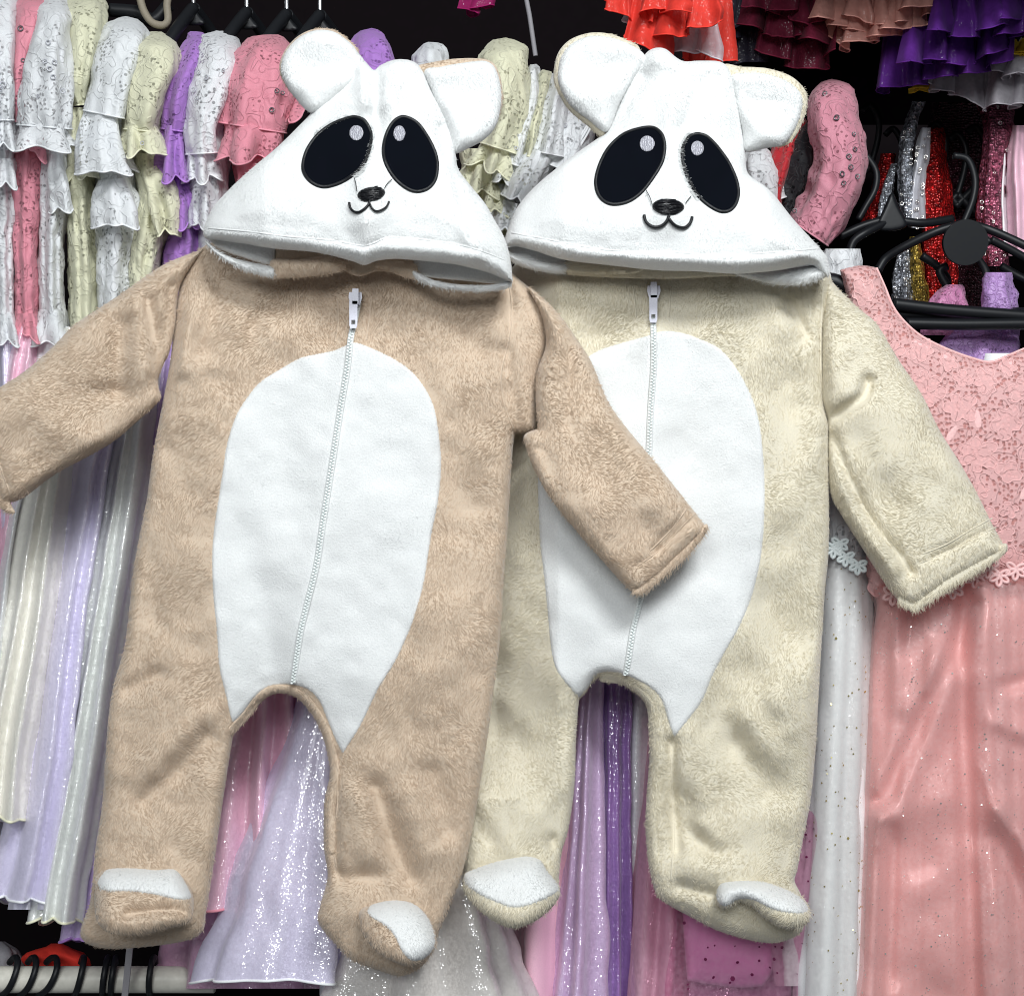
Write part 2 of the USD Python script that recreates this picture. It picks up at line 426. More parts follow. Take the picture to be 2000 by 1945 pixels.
def lace(name, col, scale=215.0, zone=30.0, hole=0.34, cover=0.53, rough=0.55, shine=0.35, see=0.58):
    c = np.array(col)
    keep(name, {'g': ('geometry', {}),
                'v': ('voronoi_texture', {'feature': 'f1', 'scale': scale, 'randomness': 0.75}), 'lt': ('math', {'math_type': 'less_than', 'value2': hole}),
                'z': ('noise_texture', {'scale': zone, 'detail': 1.0, 'distortion': 0.8}), 'gt': ('math', {'math_type': 'greater_than', 'value2': cover}),
                'mu': ('math', {'math_type': 'multiply'}), 'mk': ('math', {'math_type': 'multiply', 'value2': see}),
                'e': ('noise_texture', {'scale': zone * 2.2, 'detail': 0.0, 'distortion': 1.5}),
                'er': ('rgb_ramp', {'ramp': [(0.0, (0, 0, 0)), (0.44, (0, 0, 0)), (0.5, (0.6, 0.6, 0.6)), (0.56, (0.0, 0.0, 0.0))]}),
                'ad': ('math', {'math_type': 'add'}), 'fn': ('noise_texture', {'scale': 1400.0, 'detail': 1.0}), 'sc': ('math', {'math_type': 'multiply', 'value2': 0.35}),
                'b': ('bump', {'strength': 0.9, 'distance': 0.0012}),
                'cr': ('rgb_ramp', {'ramp': [(0.3, c * 0.86), (0.7, np.minimum(1, c * 1.05))]}),
                'p': ('principled_bsdf', {'roughness': rough, 'specular_ior_level': shine, 'sheen_weight': 0.2}),
                't': ('translucent_bsdf', {'color': tuple(c)}), 'm0': ('mix_closure', {'fac': 0.22}),
                'tr': ('transparent_bsdf', {}), 'm': ('mix_closure', {})},
         [('g.position', 'v.vector'), ('g.position', 'z.vector'), ('g.position', 'e.vector'), ('g.position', 'fn.vector'), ('v.distance', 'lt.value1'), ('z.fac', 'gt.value1'),
          ('lt.value', 'mu.value1'), ('gt.value', 'mu.value2'), ('e.fac', 'er.fac'), ('fn.fac', 'sc.value1'), ('er.color', 'ad.value1'), ('sc.value', 'ad.value2'),
          ('ad.value', 'b.height'), ('b.normal', 'p.normal'), ('fn.fac', 'cr.fac'), ('cr.color', 'p.base_color'), ('p.BSDF', 'm0.closure1'), ('t.BSDF', 'm0.closure2'),
          ('m0.closure', 'm.closure1'), ('tr.BSDF', 'm.closure2'), ('mu.value', 'mk.value1'), ('mk.value', 'm.fac')], surface='m.closure')


def organza(name, col, clear=0.08, rough=0.32, sparkle=0.75, spec=0.6, metal=0.0):
    c = np.array(col)
    keep(name, {'g': ('geometry', {}), 'v': ('voronoi_texture', {'feature': 'f1', 'scale': 1150.0}), 'n': ('noise_texture', {'scale': 260.0, 'detail': 2.0}),
                'b': ('bump', {'strength': sparkle * 0.5, 'distance': 0.0008}), 'sp': ('separate_color', {}),
                'sb': ('vector_math', {'math_type': 'subtract', 'vector2': (0.5, 0.5, 0.5)}), 'ma': ('vector_math', {'math_type': 'multiply_add', 'vector2': (0.55, 0.55, 0.55)}), 'no': ('vector_math', {'math_type': 'normalize'}),
                'gl': ('glossy_bsdf', {'color': (1.0, 1.0, 1.0), 'roughness': 0.16}), 'gt': ('math', {'math_type': 'greater_than', 'value2': 0.45}), 'gf': ('math', {'math_type': 'multiply', 'value2': 0.5 * sparkle if sparkle > 0.5 else 0.03}), 'mg': ('add_closure', {}),
                'f': ('map_range', {'from_min': 0.3, 'from_max': 0.7, 'to_min': clear - 0.08, 'to_max': clear + 0.08, 'clamp': True}),
                'p': ('principled_bsdf', {'base_color': tuple(c), 'roughness': rough, 'specular_ior_level': spec, 'sheen_weight': 0.3 if spec > 0.25 else 0.04, 'metallic': metal}),
                't': ('translucent_bsdf', {'color': tuple(c)}), 'm0': ('mix_closure', {'fac': 0.18}), 'tr': ('transparent_bsdf', {'color': tuple(0.35 + 0.65 * c)}), 'm': ('mix_closure', {})},
         [('g.position', 'v.vector'), ('g.position', 'n.vector'), ('v.color', 'sp.color'), ('sp.r', 'b.height'), ('b.normal', 'p.normal'), ('n.fac', 'f.value'), ('f.result', 'm.fac'),
          ('v.color', 'sb.vector1'), ('sb.vector', 'ma.vector1'), ('g.normal', 'ma.vector3'), ('ma.vector', 'no.vector1'), ('no.vector', 'gl.normal'), ('sp.g', 'gt.value1'), ('gt.value', 'gf.value1'), ('gf.value', 'gl.color'), ('p.BSDF', 'mg.closure1'), ('gl.BSDF', 'mg.closure2'),
          ('mg.closure', 'm0.closure1'), ('t.BSDF', 'm0.closure2'), ('m0.closure', 'm.closure1'), ('tr.BSDF', 'm.closure2')], surface='m.closure')


def satin(name, col, rough=0.33, spec=0.5, sheen=0.3, metal=0.0):
    plain(name, col, rough, spec, 0.12, 1200, sheen_weight=sheen, metallic=metal)


def sequined(name, col, rough=0.25):
    c = np.array(col)
    keep(name, {'g': ('geometry', {}), 'v': ('voronoi_texture', {'feature': 'f1', 'scale': 330.0, 'randomness': 0.6}), 'b': ('bump', {'strength': 1.0, 'distance': 0.0025}),
                'sp': ('separate_color', {}), 'r': ('rgb_ramp', {'ramp': [(0.0, c * 0.25), (0.6, c), (1.0, np.minimum(1, c * 1.8))]}), 'ad': ('math', {'math_type': 'add'}),
                'p': ('principled_bsdf', {'roughness': rough, 'specular_ior_level': 0.8, 'metallic': 0.55})},
         [('g.position', 'v.vector'), ('v.color', 'sp.color'), ('sp.r', 'r.fac'), ('sp.g', 'ad.value1'), ('v.distance', 'ad.value2'), ('ad.value', 'b.height'), ('b.normal', 'p.normal'), ('r.color', 'p.base_color')], surface='p.BSDF')


C = dict(white=(0.86, 0.88, 0.90), pink=(0.84, 0.32, 0.40), cream=(0.82, 0.81, 0.60), purple=(0.46, 0.22, 0.66), red=(0.55, 0.02, 0.03), rose=(0.72, 0.30, 0.38), black=(0.012, 0.012, 0.016))
for k, c in C.items():
    lace(k + '_lace', c)
    satin(k + '_trim', np.array(c) * 0.97, 0.6, 0.2)
lace('dusty_lace', (0.62, 0.32, 0.29), 260, 45, 0.34, 0.56, 0.5, 0.5)
lace('lilac_lace', (0.52, 0.30, 0.66), 240, 60, 0.34, 0.45, 0.35, 0.7)
lace('orchid_lace', (0.68, 0.26, 0.48), 240, 60, 0.34, 0.45, 0.35, 0.7)
organza('white_organza', (0.84, 0.86, 0.87)); organza('cream_organza', (0.86, 0.84, 0.76)); organza('lavender_organza', (0.72, 0.68, 0.86))
organza('mist_organza', (0.78, 0.80, 0.77)); organza('lilac_organza', (0.62, 0.46, 0.80)); organza('pink_organza', (0.88, 0.52, 0.66)); organza('mauve_organza', (0.66, 0.36, 0.54))
organza('violet_organza', (0.34, 0.18, 0.50), 0.12); organza('ivory_organza', (0.82, 0.78, 0.74), 0.22); organza('plum_organza', (0.66, 0.48, 0.72), 0.15)
satin('white_satin', (0.86, 0.87, 0.88)); satin('lavender_satin', (0.80, 0.79, 0.90)); satin('pink_satin', (0.88, 0.52, 0.64)); satin('orchid_satin', (0.88, 0.50, 0.76)); satin('cream_satin', (0.74, 0.71, 0.58))
satin('salmon_satin', (0.87, 0.56, 0.53), 0.26, 0.9, 0.5); satin('mist_satin', (0.60, 0.63, 0.60)); satin('violet_satin', (0.22, 0.10, 0.33)); satin('silver_satin', (0.42, 0.42, 0.46), 0.25, 0.8)
organza('salmon_tulle', (0.88, 0.63, 0.62), 0.66, 0.5, 0.2, 0.3); organza('white_tulle', (0.86, 0.86, 0.85), 0.45, 0.5, 0.2, 0.3); organza('orchid_tulle', (0.84, 0.50, 0.62), 0.5, 0.5, 0.2, 0.3); organza('blush_tulle', (0.86, 0.74, 0.79), 0.5, 0.5, 0.2, 0.3); organza('orchid_veil', (0.84, 0.50, 0.66), 0.82, 0.5, 0.2, 0.3)
for n, c, k in (('coral', (0.70, 0.045, 0.03), 0.08), ('burgundy', (0.15, 0.012, 0.035), 0.3), ('peach', (0.62, 0.30, 0.25), 0.3), ('deep_purple', (0.10, 0.018, 0.22), 0.15), ('pale', (0.55, 0.52, 0.56), 0.3), ('navy', (0.012, 0.010, 0.02), 0.1), ('yellow', (0.70, 0.45, 0.03), 0.1), ('magenta', (0.28, 0.01, 0.10), 0.1)):
    organza(n + '_chiffon', c, k, 0.65, 0.15, 0.2)
    plain(n + '_hem', np.minimum(1, np.array(c) * 1.15), 0.7, 0.2)
sequined('silver_sequin', (0.45, 0.47, 0.52)); sequined('red_sequin', (0.42, 0.012, 0.012)); sequined('gold_sequin', (0.50, 0.34, 0.06)); sequined('rose_sequin', (0.36, 0.10, 0.16)); sequined('dark_sequin', (0.05, 0.012, 0.02))
plain('pink_lace_flower', (0.85, 0.53, 0.52), 0.7, 0.2, 0.5, 700); plain('pink_lace_cord', (0.84, 0.51, 0.50), 0.6, 0.3)
plain('salmon_lining', (0.66, 0.25, 0.21), 0.5, 0.4)
lace('net_lace', (0.85, 0.51, 0.50), 250, 30, 0.40, 0.20, see=0.75)
plain('white_flower', (0.74, 0.80, 0.80), 0.6, 0.3, 0.4)

# ---------------------------------------------------------------- setting
w = thing('back_wall', 'dark unlit back wall of the stall behind the clothes rails', 'wall', (0, 0.75, Z0 - 0.9), kind='structure')
bw = trimesh.creation.box((3.2, 0.04, 2.6)); bw.apply_translation((0, 0.77, Z0 + 0.1))
put(w, 'wall_panel', bw, M['dark_wall'], smooth=False)

# ---------------------------------------------------------------- the two plush romper suits


def onesie(o, tone, d):
    """Builds one hooded romper suit under the thing o from its outlines d (photo pixels) and depths."""
    pile, cloth, wp, wc = M[tone + '_pile'], M[tone + '_cloth'], M['white_pile'], M['white_cloth']
    belly_poly = poly(d['belly'])
    body = Slab(d['body'], d['body_y'], 0.011, 19, 0.016, 170, d['body_folds'], 0.0062, 110, 0.15, seed=d['seed'], soft=(1.5, 1.35), calm=Polygon(spline(d['belly'], True, 6)))
    hood_poly = poly(d['hood'])
    hidden = [hood_poly.buffer(-6)] + [poly(h).buffer(-5) for h in d.get('hide', [])]
    toes = [poly(t['lump']) for t in d['toes']]
    b = put(o, 'body', body.mesh(), cloth)
    fur(b, body, FD, 0.0032, pile, masks=hidden + [belly_poly.buffer(-5)] + [t.buffer(-4) for t in toes], seed=d['seed'], swirl=d['swirl'])
    # white belly panel, sewn on a hair's breadth proud of the body
    belly = Slab(belly_poly, lambda q: body.depth(q) + 0.0022, 0.0042, 7, 0, 1, (), 0.0003, 30, 0.0, seed=d['seed'] + 1)
    p = put(o, 'belly_panel', belly.mesh(), wc)
    fur(p, belly, FD * 0.62, 0.0020, wp, 0.00030, masks=hidden, lift=0.5, swirl=0.5, clump=0.55, seed=d['seed'] + 2)
    # crotch binding
    if 'binding' in d:
        bs = Slab(shapely.LineString(spline(d['binding'], False, 4)).buffer(10), lambda q: body.depth(q) * 0.5 + body.y0(q) * 0.5 - 0.0035, 0.0055, 9, 0, 1, (), 0.0006, 30, 0.3, seed=9, step=5)
        bq = put(o, 'crotch_binding', bs.mesh(), cloth)
        fur(bq, bs, FD * 0.8, 0.0030, pile, 0.0003, seed=d['seed'] + 3, lift=0.8)
    # seams: a shallow row of stitches
    for s in d['seams']:
        put(o, 'seam', cord(s, body, 0.0009, lift=0.0000), cloth)
    # sleeves
    for sl in d['sleeves']:
        a = Slab(sl['pts'], sl['y'], 0.015, 26, 0.011, 85, sl['folds'] + [(st, -0.0016, 4) for st in sl['stitches']], 0.0030, 90, 0.25, seed=d['seed'] + 5, soft=(1.25, 1.3))
        sp = put(o, 'sleeve', a.mesh(), cloth)
        fur(sp, a, FD, 0.0034, pile, masks=[poly(h).buffer(-5) for h in sl.get('hide', [])] + [hood_poly.buffer(-6)], seed=d['seed'] + 6, swirl=d['swirl'], base_angle=sl['comb'])
        for st in sl['stitches']:
            put(sp, 'hem_stitch', cord(st, a, 0.0006, lift=0.0006), cloth)
        cu = sl['cuff']
        cg = Slab(cu, sl['cuff_y'], 0.004, 12, 0, 1, (), 0.0005, 30, 0.2, seed=3)
        cp = put(o, 'cuff', cg.mesh(), cloth)
        fur(cp, cg, FD * 0.9, 0.005, pile, seed=d['seed'] + 7, base_angle=sl['comb'], masks=[a.poly.buffer(-8)])
    # feet with white toe caps
    for t, tp in zip(d['toes'], toes):
        ym = float(np.mean(np.array(t['lump'])[:, 1])); yv = float(t['y'](np.zeros((1, 2)))[0])
        ty = lambda q, ym=ym, yv=yv: yv - 0.022 * (q[:, 1] - ym) / 60        # the toes stick out forward
        sl = Slab(tp, ty, 0.020, 34, 0.012, 70, t.get('folds', ()), 0.0014, 45, 0.1, seed=d['seed'] + 11)
        cap = poly(t['cap'])
        f = put(o, 'foot', sl.mesh(), cloth)
        fur(f, sl, FD, 0.0042, pile, masks=[cap.buffer(-2)], seed=d['seed'] + 12, clump=1.2, lift=0.7)
        cs = Slab(cap, lambda q, sl=sl: sl.depth(q) + 0.0025, 0.0052, 9, 0, 1, (), 0.0005, 30, 0.0, seed=4)
        cpath = put(f, 'toe_cap', cs.mesh(), wc)
        fur(cpath, cs, FD * 0.75, 0.0045, wp, 0.0003, seed=d['seed'] + 13, lift=0.8, swirl=1.4) if False else fur(f, cs, FD * 0.9, 0.0028, wp, 0.0003, seed=d['seed'] + 13, lift=0.42, swirl=0.4, clump=0.5, name='toe_fur')
    # zip
    zc = spline(d['zip'], False, 4.0)
    zy = np.where(shapely.contains_xy(belly_poly, zc[:, 0], zc[:, 1]), belly.depth(zc), body.depth(zc)) - 0.0012
    k = np.ones(9) / 9
    zy = np.convolve(np.pad(zy, 4, mode='edge'), k, 'valid') - 0.0008
    line = P(zc[:, 0], zc[:, 1], zy)
    tape = join([sweep(line + [dx, 0.0006, 0], 0.0015, 8) for dx in (-0.0012, 0.0012)])
    z = put(o, 'zipper', tape, M['zip_tape'])
    n = int(len(zc) * 4.0 / 3.1)
    u = np.linspace(0, len(zc) - 1, n)
    bead = trimesh.creation.icosphere(1, 1.0)
    parts = []
    for q in range(n):
        c = np.array([np.interp(u[q], np.arange(len(zc)), line[:, j]) for j in range(3)])
        sx = 0.0008 if q % 2 else -0.0008
        parts.append((bead.vertices * [0.0012, 0.0008, 0.00062] + c + [sx, -0.0014, 0], bead.faces))
    tp = put(z, 'zipper_teeth', join(parts), M['zip_teeth'], kind='stuff')
    s0, s1 = d['slider']
    sy = float(body.depth(np.array([s0]))[0]) - 0.006
    ctr = P(s0[0], s0[1], sy)

    def rounded(poly_pts, thick, y, cx, cy, hole=None):
        g = Polygon(poly_pts).buffer(1.2)
        if hole is not None: g = g.difference(shapely.box(*hole))
        m = trimesh.creation.extrude_polygon(g, 1.0, engine='earcut')
        v = m.vertices
        return P(cx + v[:, 0], cy + v[:, 1], y - v[:, 2] * thick), m.faces
    sb = rounded([(-11, -13), (11, -13), (12, -4), (8, 10), (-8, 10), (-12, -4)], 0.004, sy + 0.002, *s0)
    bridge = rounded([(-5, -20), (5, -20), (5, 8), (-5, 8)], 0.004, sy - 0.003, *s0)
    put(z, 'zipper_slider', clean(*join([sb, bridge])), M['zip_metal'], smooth=30)
    tilt = (s1[0] - s0[0])
    pull = rounded([(-7, -28), (7, -28), (6.5, 18), (5, 23), (-5, 23), (-6.5, 18)], 0.0022, sy - 0.0048, s1[0], s1[1], (-4, 8, 4, 17))
    put(z, 'zipper_pull', clean(*pull), M['zip_metal'], smooth=30)

    # hood: lining and back lip first, then the face panel
    lg = poly(d['lining'])
    for a, b_, white in d['lining_parts']:
        g = lg.intersection(shapely.box(a, 300, b_, 700))
        lin = Slab(g, d['lining_y'], 0.004, 20, 0, 1, (), 0.001, 50, 0.2, seed=6)
        q = put(o, 'hood_lining', lin.mesh(), wc if white else cloth)
        fur(q, lin, FD * 0.5, 0.0030, wp if white else pile, 0.0003, seed=d['seed'] + 19, masks=[hood_poly.buffer(-8)])
    for lp in d['lips']:
        g = Slab(lp['pts'], lp['y'], 0.010, 18, 0, 1, lp.get('folds', ()), 0.0012, 45, 0.5, seed=8)
        m, pl = (wc, wp) if lp['white'] else (cloth, pile)
        q = put(o, 'hood_lip', g.mesh(), m, label='white end of the hood rim' if lp['white'] else 'coloured plush end of the hood rim')
        fur(q, g, FD * 0.9, 0.0042, pl, 0.0003, seed=d['seed'] + 20, masks=[hood_poly.buffer(-8)])
    hood = Slab(hood_poly, d['hood_y'], 0.008, 9, 0.024, 170, d['hood_folds'] + [(d['brim_stitch'], -0.0016, 4)], 0.0022, 80, 0.12, seed=d['seed'] + 30, soft=(1.4, 1.15))
    h = put(o, 'hood', hood.mesh(), wc)
    eyes = [poly(e) for e in d['eyes']]
    nose = poly([(d['nose'][0] + d['nose'][2] * math.cos(a), d['nose'][1] + d['nose'][3] * math.sin(a) + d['nose'][4] * math.cos(a)) for a in np.linspace(0, 6.283, 18)[:-1]])
    fur(h, hood, FD * 0.85, 0.0024, wp, 0.0003, masks=[e.buffer(-2) for e in eyes] + [nose], lift=0.5, swirl=0.7, clump=0.6, seed=d['seed'] + 31)
    put(o, 'brim_stitch', cord(d['brim_stitch'], hood, 0.0007, lift=0.0004), wc)
    for e, gl in zip(eyes, d['glints']):
        es = Slab(e, lambda q, hood=hood: hood.depth(q) + 0.0004, 0.0018, 4, 0, 1, (), 0, 30, 0.0, seed=2)
        ep = put(o, 'eye_patch', es.mesh(), M['black_felt'])
        put(ep, 'satin_stitch', cord(list(e.buffer(-4).exterior.coords)[:-1:3], es, 0.0015, True, 4, lift=-0.0008), M['black_thread'])
        gp = poly([(gl[0] + gl[2] * math.cos(a), gl[1] + gl[3] * math.sin(a)) for a in np.linspace(0, 6.283, 18)[:-1]])
        gs = Slab(gp, lambda q, es=es: es.depth(q) + 0.0002, 0.0010, 3, 0, 1, (), 0, 30, 0.0, seed=2, step=4)
        put(ep, 'eye_glint', gs.mesh(), M['glint_thread'])
    ns = Slab(nose, lambda q: hood.depth(q) + 0.0003, 0.0035, 12, 0, 1, (), 0.0003, 8, 0.0, seed=3, step=4)
    for e, side in d.get('lash', []):                # pile creeping over an eye patch
        fur(h, hood, FD * 1.5, 0.0040, wp, 0.0003, lift=0.75, swirl=0.4, clump=0.8, base_angle=side[2], seed=d['seed'] + 33, name='fringe', only=eyes[e].buffer(7).difference(eyes[e].buffer(-1)).intersection(shapely.Point(side[0], side[1]).buffer(side[3])))
    np_ = put(o, 'nose', ns.mesh(), M['nose_thread'])
    rows = []
    x, y, rx, ry, tl = d['nose']
    for k in range(-5, 6):                       # satin stitches across the nose
        yy = y + k * ry / 6.0
        hw = rx * math.sqrt(max(0.05, 1 - (k / 6.0) ** 2)) * random.uniform(0.80, 0.93)
        pts = [(x + hw * s, yy + tl * s + random.uniform(-0.8, 0.8)) for s in np.linspace(-1, 1, 7)]
        rows.append(cord(pts, ns, 0.0006, lift=0.0001, sides=6))
    put(np_, 'nose_stitches', join(rows), M['nose_thread'])
    for m, r in d['mouth']:
        put(o, 'mouth_stitch', cord(m, hood, r * 0.95, lift=0.0017), M['black_thread'])
    for m in d['whisk']:
        put(o, 'thread_line', cord(m, hood, 0.00032, lift=0.0020), M['black_thread'])
    for e in d['ears']:
        es = Slab(e['pts'], d['hood_y'](np.array([[e['pts'][0][0], e['pts'][0][1]]]))[0] - e['fwd'], 0.011, 24, 0.004, 60, e['folds'], 0.0012, 50, 0.2, seed=d['seed'] + 40)
        bs = Slab(e['back'], lambda q, y=es.y0(np.zeros((1, 2)))[0]: np.full(len(q), y + 0.004), 0.007, 18, 0, 1, (), 0.0008, 40, 0.6, seed=5)
        ep = put(o, 'ear', es.mesh(), wc)
        fur(ep, es, FD * 0.85, 0.0026, wp, 0.0003, lift=0.42, swirl=0.5, clump=0.4, seed=d['seed'] + 41)
        bp = put(ep, 'ear_back', bs.mesh(), cloth)
        fur(ep, bs, FD * 0.9, 0.0030, pile, seed=d['seed'] + 42, masks=[es.poly.buffer(-3), hood_poly], name='ear_back_fur')


FD = 0.155 if True else 0.05      # hairs per square photo pixel
const = lambda v: (lambda q: np.full(len(q), v))

